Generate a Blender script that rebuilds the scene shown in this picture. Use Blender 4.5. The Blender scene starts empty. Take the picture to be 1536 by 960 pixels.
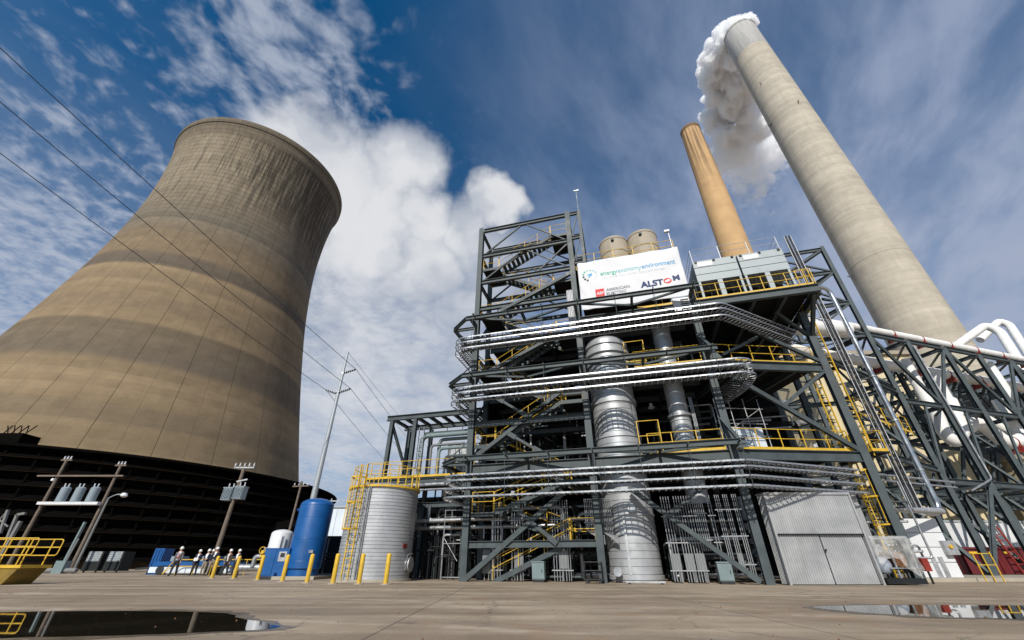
import bpy, bmesh, math, random
from math import sin, cos, pi, radians, sqrt, atan2, hypot
from mathutils import Vector, Matrix, noise
random.seed(7)
scn = bpy.context.scene
COL = scn.collection
V = Vector

# ------------------------------------------------------------------ camera
CAM_H = 0.8
FOC = 600.0                       # focal length in pixels of a 1536 px wide frame
PITCH = math.atan2(365.0, 600.0)
cd = bpy.data.cameras.new('camera')
cam = bpy.data.objects.new('camera', cd)
COL.objects.link(cam)
cam.location = (0, 0, CAM_H)
cam.rotation_euler = (pi/2 + PITCH, 0, 0)
cd.sensor_width = 36.0
cd.lens = FOC/1536.0*36.0
cd.clip_start = 0.05
cd.clip_end = 6000
scn.camera = cam

# ------------------------------------------------------------------ light
SUN_AZ, SUN_EL = radians(196), radians(36)
SUN = V((sin(SUN_AZ)*cos(SUN_EL), cos(SUN_AZ)*cos(SUN_EL), sin(SUN_EL)))
ld = bpy.data.lights.new('sun', 'SUN')
ld.energy = 4.2
ld.angle = radians(0.53)
ld.color = (1.0, 0.95, 0.87)
lo = bpy.data.objects.new('sun', ld)
COL.objects.link(lo)
lo.rotation_euler = (-SUN).to_track_quat('-Z', 'Y').to_euler()
lo.location = (0, -50, 80)
scn.view_settings.view_transform = 'Standard'
scn.view_settings.look = 'None'
scn.view_settings.exposure = 0.16
scn.view_settings.gamma = 1.0
scn.render.engine = 'CYCLES'
scn.cycles.use_denoising = True
scn.cycles.max_bounces = 24
scn.cycles.diffuse_bounces = 4
scn.cycles.glossy_bounces = 4
scn.cycles.volume_bounces = 24
scn.cycles.volume_step_rate = 1.0
scn.cycles.volume_max_steps = 128
scn.cycles.transparent_max_bounces = 12
scn.render.film_transparent = False

# rays of the calibrated camera: used to read real positions off the picture
SP, CP = sin(PITCH), cos(PITCH)
def ray(px, py):
    cx = (px-768)/FOC
    cy = (480-py)/FOC
    return V((cx, CP-cy*SP, SP+cy*CP))
def at(px, py, Y):
    d = ray(px, py)
    return V((0, 0, CAM_H)) + d*(Y/d.y)
def atz(px, py, z):
    d = ray(px, py)
    return V((0, 0, CAM_H)) + d*((z-CAM_H)/d.z)

# ------------------------------------------------------------------ node helpers
class NT:
    def __init__(s, tree):
        s.t = tree
        s.n = tree.nodes
        s.l = tree.links
    def new(s, typ, **kw):
        n = s.n.new(typ)
        for k, v in kw.items():
            setattr(n, k, v)
        return n
    def put(s, sock, val):
        if val is None:
            return
        if isinstance(val, bpy.types.NodeSocket):
            s.l.new(val, sock)
        else:
            sock.default_value = val
    def math(s, op, a, b=None, c=None, clamp=False):
        n = s.new('ShaderNodeMath', operation=op, use_clamp=clamp)
        s.put(n.inputs[0], a); s.put(n.inputs[1], b); s.put(n.inputs[2], c)
        return n.outputs[0]
    def vmath(s, op, a, b=None, out=0):
        n = s.new('ShaderNodeVectorMath', operation=op)
        s.put(n.inputs[0], a)
        if b is not None:
            s.put(n.inputs[3 if op == 'SCALE' else 1], b)
        return n.outputs[out]
    def mix(s, fac, a, b, mode='MIX'):
        n = s.new('ShaderNodeMix', data_type='RGBA', blend_type=mode)
        s.put(n.inputs[0], fac); s.put(n.inputs[6], a); s.put(n.inputs[7], b)
        return n.outputs[2]
    def noise(s, vec, scale=5, detail=4, rough=.55, dist=0, out=0, lac=2.0):
        n = s.new('ShaderNodeTexNoise')
        s.put(n.inputs['Vector'], vec)
        n.inputs['Scale'].default_value = scale
        n.inputs['Detail'].default_value = detail
        n.inputs['Roughness'].default_value = rough
        n.inputs['Lacunarity'].default_value = lac
        n.inputs['Distortion'].default_value = dist
        return n.outputs[out]
    def map(s, val, a, b, c=0., d=1., smooth=True):
        n = s.new('ShaderNodeMapRange', interpolation_type='SMOOTHSTEP' if smooth else 'LINEAR')
        n.clamp = True
        s.put(n.inputs[0], val); s.put(n.inputs[1], a); s.put(n.inputs[2], b); s.put(n.inputs[3], c); s.put(n.inputs[4], d)
        return n.outputs[0]
    def sep(s, vec):
        n = s.new('ShaderNodeSeparateXYZ'); s.put(n.inputs[0], vec)
        return n.outputs
    def comb(s, x, y, z):
        n = s.new('ShaderNodeCombineXYZ')
        s.put(n.inputs[0], x); s.put(n.inputs[1], y); s.put(n.inputs[2], z)
        return n.outputs[0]
    def ramp(s, fac, stops, interp='LINEAR'):
        n = s.new('ShaderNodeValToRGB')
        r = n.color_ramp
        r.interpolation = interp
        while len(r.elements) < len(stops):
            r.elements.new(0.5)
        for e, (p, c) in zip(r.elements, stops):
            e.position = p
            e.color = (c[0], c[1], c[2], 1) if hasattr(c, '__len__') else (c, c, c, 1)
        s.put(n.inputs[0], fac)
        return n.outputs[0]
    def coord(s, which='Object'):
        return s.new('ShaderNodeTexCoord').outputs[which]

# ------------------------------------------------------------------ world: sky with clouds
w = bpy.data.worlds.new('World')
scn.world = w
w.use_nodes = True
T = NT(w.node_tree)
T.n.clear()
sky = T.new('ShaderNodeTexSky', sky_type='NISHITA')
sky.sun_disc = False
sky.sun_elevation = SUN_EL
sky.sun_rotation = SUN_AZ
sky.altitude = 200
sky.air_density = 1.0
sky.dust_density = 0.6
sky.ozone_density = 3.0
D = T.vmath('NORMALIZE', T.coord('Generated'))
dx, dy, dz = T.sep(D)[0:3]
zz = T.math('MAXIMUM', dz, 0.03)
PX = T.math('DIVIDE', dx, T.math('ADD', zz, 0.10))
PY = T.math('DIVIDE', dy, T.math('ADD', zz, 0.10))
PL = T.comb(PX, PY, 0.0)                                # cloud sheet seen in perspective
def blob(px, py, ang, soft=0.5):                        # a soft patch of sky round a direction
    d = ray(px, py).normalized()
    dt = T.vmath('DOT_PRODUCT', D, tuple(d), out=1)
    a = cos(radians(ang)); b = cos(radians(ang*soft))
    return T.map(dt, a, b)
def union(*m):
    r = m[0]
    for k in m[1:]:
        r = T.math('MAXIMUM', r, k)
    return r
# fine dappled high cloud
warp = T.noise(PL, 2.2, 3, .5, out=1)
PLw = T.vmath('ADD', PL, T.vmath('SCALE', T.vmath('SUBTRACT', warp, (.5, .5, .5)), .22))
alto = T.noise(PLw, 19.0, 3, .5)
alto2 = T.noise(PLw, 44.0, 2, .5)
big = T.noise(PL, 1.3, 3, .5)
altoA = T.math('ADD', T.math('MULTIPLY', alto, .72), T.math('MULTIPLY', alto2, .28))
cov = union(blob(400, 110, 15, .1), blob(40, 260, 20, .1), blob(20, 430, 18, .3), blob(560, 520, 24, .2), blob(230, 330, 12, .1), blob(600, 700, 26, .3))
cov = T.math('ADD', T.math('MULTIPLY', cov, .30), T.math('MULTIPLY', big, .40))
clear = union(blob(125, 60, 15, .2), blob(190, 210, 10, .2), blob(560, 665, 5, .1), blob(0, 20, 14, .3))
cov = T.math('SUBTRACT', cov, T.math('MULTIPLY', clear, .20))
m_alto = T.map(T.math('ADD', T.math('MULTIPLY', T.math('SUBTRACT', altoA, .5), 1.5), cov), .20, .78, 0., .80)
m_alto = T.math('MULTIPLY', m_alto, T.map(T.math('ADD', dx, T.math('MULTIPLY', dz, .2)), .16, -.22))
# thin streaked cirrus
rot = T.new('ShaderNodeVectorRotate', rotation_type='Z_AXIS')
T.put(rot.inputs['Vector'], T.vmath('ADD', PL, T.vmath('SCALE', T.vmath('SUBTRACT', warp, (.5, .5, .5)), .16)))
rot.inputs['Angle'].default_value = radians(35)
st = T.vmath('MULTIPLY', rot.outputs[0], (2.4, 1.0, 1.0))
cir = T.noise(st, 2.0, 6, .56)
cir2 = T.noise(PL, .8, 3, .5)
lowf = T.map(dz, .98, .45)                                  # haze thickens towards the horizon
rightf = T.map(T.math('ADD', dx, T.math('MULTIPLY', dz, -.10)), -.42, .40)
base_c = T.math('ADD', T.math('MULTIPLY', T.math('MULTIPLY', lowf, .45), T.math('ADD', .35, T.math('MULTIPLY', rightf, .65))), T.math('MULTIPLY', rightf, .58))
m_cir = T.math('MULTIPLY', base_c, T.map(T.math('ADD', T.math('MULTIPLY', cir, .7), T.math('MULTIPLY', cir2, .3)), .34, .64, .32, 1.12))
m_cir = T.math('MINIMUM', m_cir, .95)
# horizon veil
m_hor = T.map(dz, .72, .12, 0., .92)
m_hor = T.math('MULTIPLY', m_hor, T.map(T.noise(PLw, 3.0, 4, .5), .30, .66, .45, 1.0))
# heaped cumulus
wn = T.noise(D, 8.0, 5, .52, out=1)
Dw = T.vmath('NORMALIZE', T.vmath('ADD', D, T.vmath('SCALE', T.vmath('SUBTRACT', wn, (.5, .5, .5)), .15)))
def cblob(px, py, ang, soft=.35):
    d = ray(px, py).normalized()
    dt = T.vmath('DOT_PRODUCT', Dw, tuple(d), out=1)
    return T.map(dt, cos(radians(ang)), cos(radians(ang*soft)))
m_cu = union(cblob(540, 290, 9), cblob(605, 245, 6.5), cblob(470, 260, 8), cblob(640, 330, 5.5), cblob(560, 350, 8.5, .3), cblob(742, 305, 4.2, .4), cblob(700, 345, 5.5, .3), cblob(500, 340, 8, .3), cblob(450, 235, 5), cblob(640, 400, 8, .05))
fluff = T.noise(Dw, 7, 4, .5)
m_soft = T.math('MULTIPLY', union(blob(560, 470, 17, .0), blob(640, 560, 16, .0), blob(560, 600, 14, .0), blob(700, 420, 12, .0)), T.map(T.noise(PLw, 4.0, 4, .5), .28, .62, .45, .92))
m_cu = T.math('MAXIMUM', T.math('MULTIPLY', m_cu, .97), T.math('MULTIPLY', m_soft, .8))
skyc = T.vmath('SCALE', sky.outputs[0], 0.062)
hs = T.new('ShaderNodeHueSaturation')
hs.inputs['Saturation'].default_value = 1.5
hs.inputs['Value'].default_value = 1.2
T.put(hs.inputs['Color'], T.vmath('MULTIPLY', skyc, (.55, .98, 1.15)))
skyc = hs.outputs[0]
c_alto = (.41, .455, .55, 1)
c_cir = (.30, .355, .49, 1)
c_hor = (.36, .405, .51, 1)
c_cu = T.mix(T.map(fluff, .32, .62), (.46, .49, .55, 1), (.68, .69, .71, 1))
col = T.mix(m_cir, skyc, c_cir)
col = T.mix(m_hor, col, c_hor)
col = T.mix(m_alto, col, c_alto)
col = T.mix(m_cu, col, c_cu)
bg = T.new('ShaderNodeBackground')
T.put(bg.inputs[0], col)
bg.inputs[1].default_value = 1.0
T.l.new(bg.outputs[0], T.new('ShaderNodeOutputWorld').inputs[0])

# ------------------------------------------------------------------ materials
MATS = {}
def pmat(name, col, rough=.6, metal=0., var=.25, scale=3., bump=0., bscale=30., dirt=None, spec=None):
    m = bpy.data.materials.new(name)
    m.use_nodes = True
    N = NT(m.node_tree)
    b = m.node_tree.nodes['Principled BSDF']
    co = N.coord('Object')
    n1 = N.noise(co, scale, 5, .6)
    f = N.map(n1, .3, .7, 1-var, 1+var*.6, smooth=False)
    c = N.vmath('SCALE', tuple(col), f)
    if dirt:
        n2 = N.noise(N.vmath('MULTIPLY', co, (1.5, 1.5, .25)), dirt[3], 5, .65)
        c = N.mix(N.map(n2, .52, .78, 0, dirt[4] if len(dirt) > 4 else .6), c, (dirt[0], dirt[1], dirt[2], 1))
    N.put(b.inputs['Base Color'], c)
    N.put(b.inputs['Roughness'], N.map(n1, .3, .7, max(rough-.1, .02), min(rough+.1, 1), smooth=False))
    b.inputs['Metallic'].default_value = metal
    if spec is not None:
        b.inputs['Specular IOR Level'].default_value = spec
    if bump:
        bn = N.new('ShaderNodeBump')
        bn.inputs['Strength'].default_value = bump
        bn.inputs['Distance'].default_value = .02
        N.put(bn.inputs['Height'], N.noise(co, bscale, 4, .6))
        N.l.new(bn.outputs[0], b.inputs['Normal'])
    MATS[name] = m
    return m
pmat('steel', (.062, .078, .083), .55, 0, .3, 1.1, dirt=(.045, .036, .028, 2.2, .7), spec=.35)
pmat('steel_light', (.33, .37, .38), .5, 0, .12, 1.2, dirt=(.2, .2, .19, 1.5, .3))
pmat('yellow', (.62, .39, .025), .55, 0, .22, 2.0, dirt=(.22, .14, .04, 3.5, .6))
pmat('galv', (.43, .44, .45), .36, .7, .3, 3.0, dirt=(.30, .29, .27, 3, .5))
pmat('galv_dull', (.42, .43, .44), .5, .5, .25, 5.0, dirt=(.25, .24, .22, 2, .4))
pmat('conduit', (.36, .37, .38), .4, .4, .12, 4)
pmat('white_pipe', (.78, .77, .74), .5, 0, .08, 1.5, dirt=(.45, .42, .38, 1.2, .3))
pmat('red', (.24, .028, .018), .5, 0, .2, 3)
pmat('dark_red', (.12, .012, .015), .5, 0, .3, 1, dirt=(.05, .02, .015, 1.5, .6))
pmat('polished', (.52, .53, .54), .26, .9, .2, 2.0)
pmat('shade_dark_steel', (.016, .018, .019), .6, 0, .3, 1.0, spec=.2)  # near-black colour deepens the shade indoors; also serves plain dark fittings
pmat('shade_cladding', (.012, .013, .014), .8, 0, .3, .6, spec=.1)  # coloured near-black so the depth of the structure sinks into shade
pmat('deck', (.022, .024, .025), .85, 0, .2, 2, spec=.1)  # floor colour darkened to stand in for interior shade
pmat('blue', (.005, .080, .27), .4, 0, .14, 1.4, dirt=(.012, .05, .13, 2.0, .7))
pmat('white_paint', (.62, .63, .64), .45, 0, .06, 1.0, dirt=(.5, .48, .44, 1.5, .25))
pmat('pale_panel', (.60, .66, .72), .5, 0, .08, .6, dirt=(.4, .42, .44, 1.0, .3))
pmat('beige', (.62, .52, .33), .75, 0, .08, .3, dirt=(.45, .36, .22, .5, .3))
pmat('tan_tank', (.34, .29, .22), .7, 0, .15, 1.0, dirt=(.2, .17, .13, 1.2, .4))
pmat('wood_pole', (.16, .125, .095), .85, 0, .3, 3, dirt=(.08, .06, .05, 3, .5))
pmat('steel_pole', (.36, .39, .41), .5, .3, .12, 1)
pmat('transformer', (.23, .28, .31), .45, 0, .1, 2)
pmat('cabinet', (.16, .21, .215), .5, 0, .1, 2)
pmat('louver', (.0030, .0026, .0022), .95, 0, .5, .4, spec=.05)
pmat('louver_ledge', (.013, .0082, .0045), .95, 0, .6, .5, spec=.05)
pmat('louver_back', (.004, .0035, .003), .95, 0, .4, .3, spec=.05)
pmat('rust_roof', (.26, .085, .035), .8, 0, .3, .6)
pmat('black', (.012, .012, .013), .6, 0, .2, 2)
pmat('wire', (.03, .03, .033), .6, 0, .1, 1)
pmat('banner_cloth', (.64, .64, .655), .75, 0, .04, 1.5)
pmat('print_green', (.12, .42, .30), .7, 0, .1, 2)
pmat('print_teal', (.16, .46, .50), .7, 0, .1, 2)
pmat('print_blue', (.10, .34, .56), .7, 0, .1, 2)
pmat('print_pale', (.56, .60, .63), .7, 0, .05, 2)
pmat('print_grey', (.22, .23, .25), .7, 0, .1, 2)
pmat('print_red', (.62, .03, .035), .7, 0, .1, 2)
pmat('print_navy', (.012, .03, .11), .7, 0, .1, 2)
pmat('print_dark', (.03, .06, .05), .7, 0, .1, 2)
pmat('skin', (.48, .28, .19), .6, 0, .08, 8)
pmat('hat_white', (.82, .82, .80), .4, 0, .04, 5)
pmat('suit_dark', (.016, .018, .024), .85, 0, .3, 8)
pmat('suit_navy', (.014, .018, .045), .85, 0, .3, 8)
pmat('jacket_grey', (.13, .12, .115), .85, 0, .2, 8)
pmat('trousers_khaki', (.24, .20, .15), .85, 0, .2, 8)
pmat('shirt_white', (.75, .75, .77), .8, 0, .05, 8)
pmat('tie_red', (.30, .02, .03), .7, 0, .1, 8)
pmat('brown_jacket', (.075, .045, .03), .85, 0, .2, 8)
pmat('shoe', (.01, .01, .01), .4, 0, .2, 8)
pmat('rust', (.22, .10, .045), .9, 0, .5, 4)
pmat('grey_tank', (.30, .33, .38), .45, 0, .1, 2)
pmat('lamp_glass', (.75, .76, .74), .25, 0, .03, 3)
pmat('insulator', (.55, .56, .58), .3, 0, .05, 3)
pmat('grey_pole', (.17, .17, .165), .7, 0, .2, 2)
pmat('box_grey', (.17, .178, .178), .5, .2, .1, 2)
pmat('orange', (.75, .16, .03), .6, 0, .1, 3)

def metal_cladding():
    m = bpy.data.materials.new('clad_metal')
    m.use_nodes = True
    N = NT(m.node_tree)
    b = m.node_tree.nodes['Principled BSDF']
    co = N.coord('Object')
    x, y, z = N.sep(co)[0:3]
    ang = N.math('ARCTAN2', y, x)
    sheet = N.math('FLOOR', N.math('MULTIPLY', z, 2.2))
    sec = N.math('FLOOR', N.math('MULTIPLY', N.math('ADD', ang, N.math('MULTIPLY', sheet, .37)), 1.6))
    wn = N.new('ShaderNodeTexWhiteNoise', noise_dimensions='2D')
    N.put(wn.inputs[0], N.comb(sheet, sec, 0))
    n1 = N.noise(co, 3.0, 5, .6)
    f = N.math('ADD', N.math('MULTIPLY', wn.outputs[0], .07), N.map(n1, .3, .7, .90, 1.0, smooth=False))
    N.put(b.inputs['Base Color'], N.vmath('SCALE', (.44, .45, .46), f))
    N.put(b.inputs['Roughness'], N.math('ADD', N.math('MULTIPLY', wn.outputs[0], .08), N.map(n1, .3, .7, .36, .46)))
    b.inputs['Metallic'].default_value = .42
    bn = N.new('ShaderNodeBump')
    bn.inputs['Strength'].default_value = .10
    bn.inputs['Distance'].default_value = .03
    N.put(bn.inputs['Height'], N.noise(N.vmath('MULTIPLY', co, (1, 1, 2.5)), 1.6, 3, .5))
    N.l.new(bn.outputs[0], b.inputs['Normal'])
    MATS['clad_metal'] = m
metal_cladding()

def concrete_tower():
    m = bpy.data.materials.new('tower_concrete')
    m.use_nodes = True
    N = NT(m.node_tree)
    b = m.node_tree.nodes['Principled BSDF']
    co = N.coord('Object')
    x, y, z = N.sep(co)[0:3]
    ang = N.math('ARCTAN2', y, x)
    cyl = N.comb(N.math('MULTIPLY', ang, 30.0), z, 0.0)
    lift = N.math('DIVIDE', z, 1.75)
    wn = N.new('ShaderNodeTexWhiteNoise', noise_dimensions='1D')
    N.put(wn.inputs['W'], N.math('FLOOR', lift))
    wz = N.math('ADD', N.math('DIVIDE', z, 131.0), N.math('MULTIPLY', N.math('SUBTRACT', N.noise(cyl, .03, 3, .5), .5), .006))
    A = (.222, .164, .098); B = (.155, .119, .078); Cc = (.185, .139, .088); G = (.190, .155, .112); L = (.250, .205, .145)
    D_ = (.142, .112, .080); Hi = (.258, .188, .113); M_ = (.205, .150, .094)
    base = N.ramp(wz, [(0, A), (.183, A), (.187, Cc), (.213, Cc), (.217, A), (.252, Hi), (.285, A), (.298, D_), (.366, B), (.372, Hi), (.396, A), (.402, M_), (.428, M_), (.434, A), (.462, Hi), (.470, M_), (.488, A), (.507, Hi), (.513, (.118, .096, .072)), (.542, D_), (.550, M_), (.60, Cc), (.648, G), (.656, (.140, .118, .088)), (.685, (.175, .148, .110)), (.70, G), (.80, L), (.93, L), (.955, G), (.985, (.150, .126, .092))], 'LINEAR')
    base = N.vmath('SCALE', base, N.map(wn.outputs[0], 0, 1, .93, 1.06, smooth=False))
    n1 = N.noise(cyl, .35, 6, .65)
    base = N.vmath('SCALE', base, N.map(n1, .3, .7, .84, 1.12, smooth=False))
    panel = N.new('ShaderNodeTexWhiteNoise', noise_dimensions='2D')
    N.put(panel.inputs[0], N.comb(N.math('FLOOR', N.math('MULTIPLY', ang, 96/(2*pi))), N.math('FLOOR', lift), 0))
    base = N.vmath('SCALE', base, N.map(panel.outputs[0], 0, 1, .955, 1.03, smooth=False))
    # pale vertical wash and dark run-off streaks below the rim
    strk = N.noise(N.comb(N.math('MULTIPLY', ang, 30.0), N.math('MULTIPLY', z, .045), 0.0), 1.25, 5, .72)
    low = N.noise(N.comb(N.math('MULTIPLY', ang, 1.0), N.math('MULTIPLY', z, .01), 0.0), 1.6, 2, .5)
    zt = N.math('ADD', z, N.math('MULTIPLY', N.math('SUBTRACT', low, .5), 22.0))
    m1 = N.math('MULTIPLY', N.map(zt, 84, 106), N.map(N.math('ADD', z, N.math('MULTIPLY', strk, 3.0)), 128.2, 125.8))
    side = N.map(ang, -1.55, -.45)
    dark = N.math('MULTIPLY', m1, N.map(N.math('ADD', strk, N.math('MULTIPLY', side, .17)), .50, .70))
    base = N.mix(N.math('MULTIPLY', dark, .80), base, (.028, .024, .018, 1))
    wash = N.math('MULTIPLY', N.math('MULTIPLY', N.map(zt, 92, 112), N.map(z, 127.5, 122)), N.map(N.noise(N.comb(N.math('MULTIPLY', ang, 30.0), N.math('MULTIPLY', z, .09), 3.), .9, 5, .7), .52, .70))
    base = N.mix(N.math('MULTIPLY', wash, N.math('SUBTRACT', .55, N.math('MULTIPLY', side, .35))), base, (.42, .37, .30, 1))
    # formwork joints
    fv = N.math('ABSOLUTE', N.math('SUBTRACT', N.math('FRACT', N.math('MULTIPLY', ang, 24/(2*pi))), .5))
    lv = N.map(fv, .4935, .498)
    fv3 = N.math('ABSOLUTE', N.math('SUBTRACT', N.math('FRACT', N.math('MULTIPLY', ang, 48/(2*pi))), .5))
    lv = N.math('MAXIMUM', N.math('MULTIPLY', lv, 1.3), N.math('MULTIPLY', N.map(fv3, .488, .496), .35))
    fv2 = N.math('ABSOLUTE', N.math('SUBTRACT', N.math('FRACT', N.math('MULTIPLY', ang, 96/(2*pi))), .5))
    lv2 = N.math('MULTIPLY', N.map(fv2, .485, .497), N.map(z, 78, 96, .12, 1.2))
    fh = N.math('ABSOLUTE', N.math('SUBTRACT', N.math('FRACT', lift), .5))
    lh = N.math('MULTIPLY', N.map(fh, .44, .49), N.map(z, 76, 98, .12, 1.15))
    lines = N.math('MAXIMUM', N.math('MAXIMUM', N.math('MULTIPLY', lv, 1.0), N.math('MULTIPLY', lv2, .7)), N.math('MULTIPLY', lh, .55))
    base = N.vmath('SCALE', base, N.math('SUBTRACT', 1.0, N.math('MULTIPLY', lines, .50)))
    N.put(b.inputs['Base Color'], base)
    b.inputs['Roughness'].default_value = .9
    b.inputs['Specular IOR Level'].default_value = .2
    bn = N.new('ShaderNodeBump')
    bn.inputs['Strength'].default_value = .6
    bn.inputs['Distance'].default_value = .25
    N.put(bn.inputs['Height'], N.math('SUBTRACT', N.math('MULTIPLY', n1, .4), lines))
    N.l.new(bn.outputs[0], b.inputs['Normal'])
    MATS['tower_concrete'] = m
concrete_tower()

def concrete_stack():
    m = bpy.data.materials.new('stack_concrete')
    m.use_nodes = True
    N = NT(m.node_tree)
    b = m.node_tree.nodes['Principled BSDF']
    co = N.coord('Object')
    x, y, z = N.sep(co)[0:3]
    ang = N.math('ARCTAN2', y, x)
    cyl = N.comb(N.math('MULTIPLY', ang, 11.0), z, 0.0)
    wob = N.math('MULTIPLY', N.math('SUBTRACT', N.noise(cyl, .05, 2, .5), .5), 1.6)
    zl = N.math('ADD', z, wob)
    lift = N.math('DIVIDE', zl, 2.3)
    wn = N.new('ShaderNodeTexWhiteNoise', noise_dimensions='1D')
    N.put(wn.inputs['W'], N.math('FLOOR', lift))
    n1 = N.noise(cyl, .22, 6, .65)
    n2 = N.noise(N.comb(N.math('MULTIPLY', ang, 11.0), N.math('MULTIPLY', z, .05), 0.), .8, 5, .65)
    bnd = N.noise(N.comb(0., N.math('MULTIPLY', zl, .06), 0.), 1.2, 4, .7)
    c = N.vmath('SCALE', (.47, .42, .34), N.map(wn.outputs[0], 0, 1, .93, 1.05, smooth=False))
    c = N.vmath('SCALE', c, N.map(n1, .3, .7, .86, 1.1, smooth=False))
    c = N.vmath('SCALE', c, N.map(bnd, .32, .66, .84, 1.06, smooth=False))
    c = N.mix(N.map(n2, .5, .75, 0, .35), c, (.30, .26, .20, 1))
    fh = N.math('ABSOLUTE', N.math('SUBTRACT', N.math('FRACT', lift), .5))
    c = N.vmath('SCALE', c, N.math('SUBTRACT', 1.0, N.math('MULTIPLY', N.map(fh, .43, .49), .13)))
    c = N.mix(N.map(z, 302.5, 303.5), c, N.vmath('SCALE', (.45, .44, .42), N.map(n2, .3, .7, .85, 1.1)))
    N.put(b.inputs['Base Color'], c)
    b.inputs['Roughness'].default_value = .9
    b.inputs['Specular IOR Level'].default_value = .2
    MATS['stack_concrete'] = m
    m = bpy.data.materials.new('stack_tan')
    m.use_nodes = True
    N = NT(m.node_tree)
    b = m.node_tree.nodes['Principled BSDF']
    co = N.coord('Object')
    x, y, z = N.sep(co)[0:3]
    ang = N.math('ARCTAN2', y, x)
    st = N.noise(N.comb(N.math('MULTIPLY', ang, 5.0), N.math('MULTIPLY', z, .02), 0.), .55, 3, .6)
    n1 = N.noise(N.comb(N.math('MULTIPLY', ang, 5.0), z, 0.), .2, 5, .6)
    c = N.vmath('SCALE', (.50, .315, .150), N.map(n1, .3, .7, .88, 1.1, smooth=False))
    d = N.math('MULTIPLY', N.map(z, 128, 182), N.map(st, .44, .64))
    d = N.math('MAXIMUM', d, N.map(z, 180.5, 182.5, 0, .8))
    c = N.mix(N.math('MULTIPLY', d, .85), c, (.045, .022, .012, 1))
    N.put(b.inputs['Base Color'], c)
    b.inputs['Roughness'].default_value = .85
    MATS['stack_tan'] = m
concrete_stack()

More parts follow.
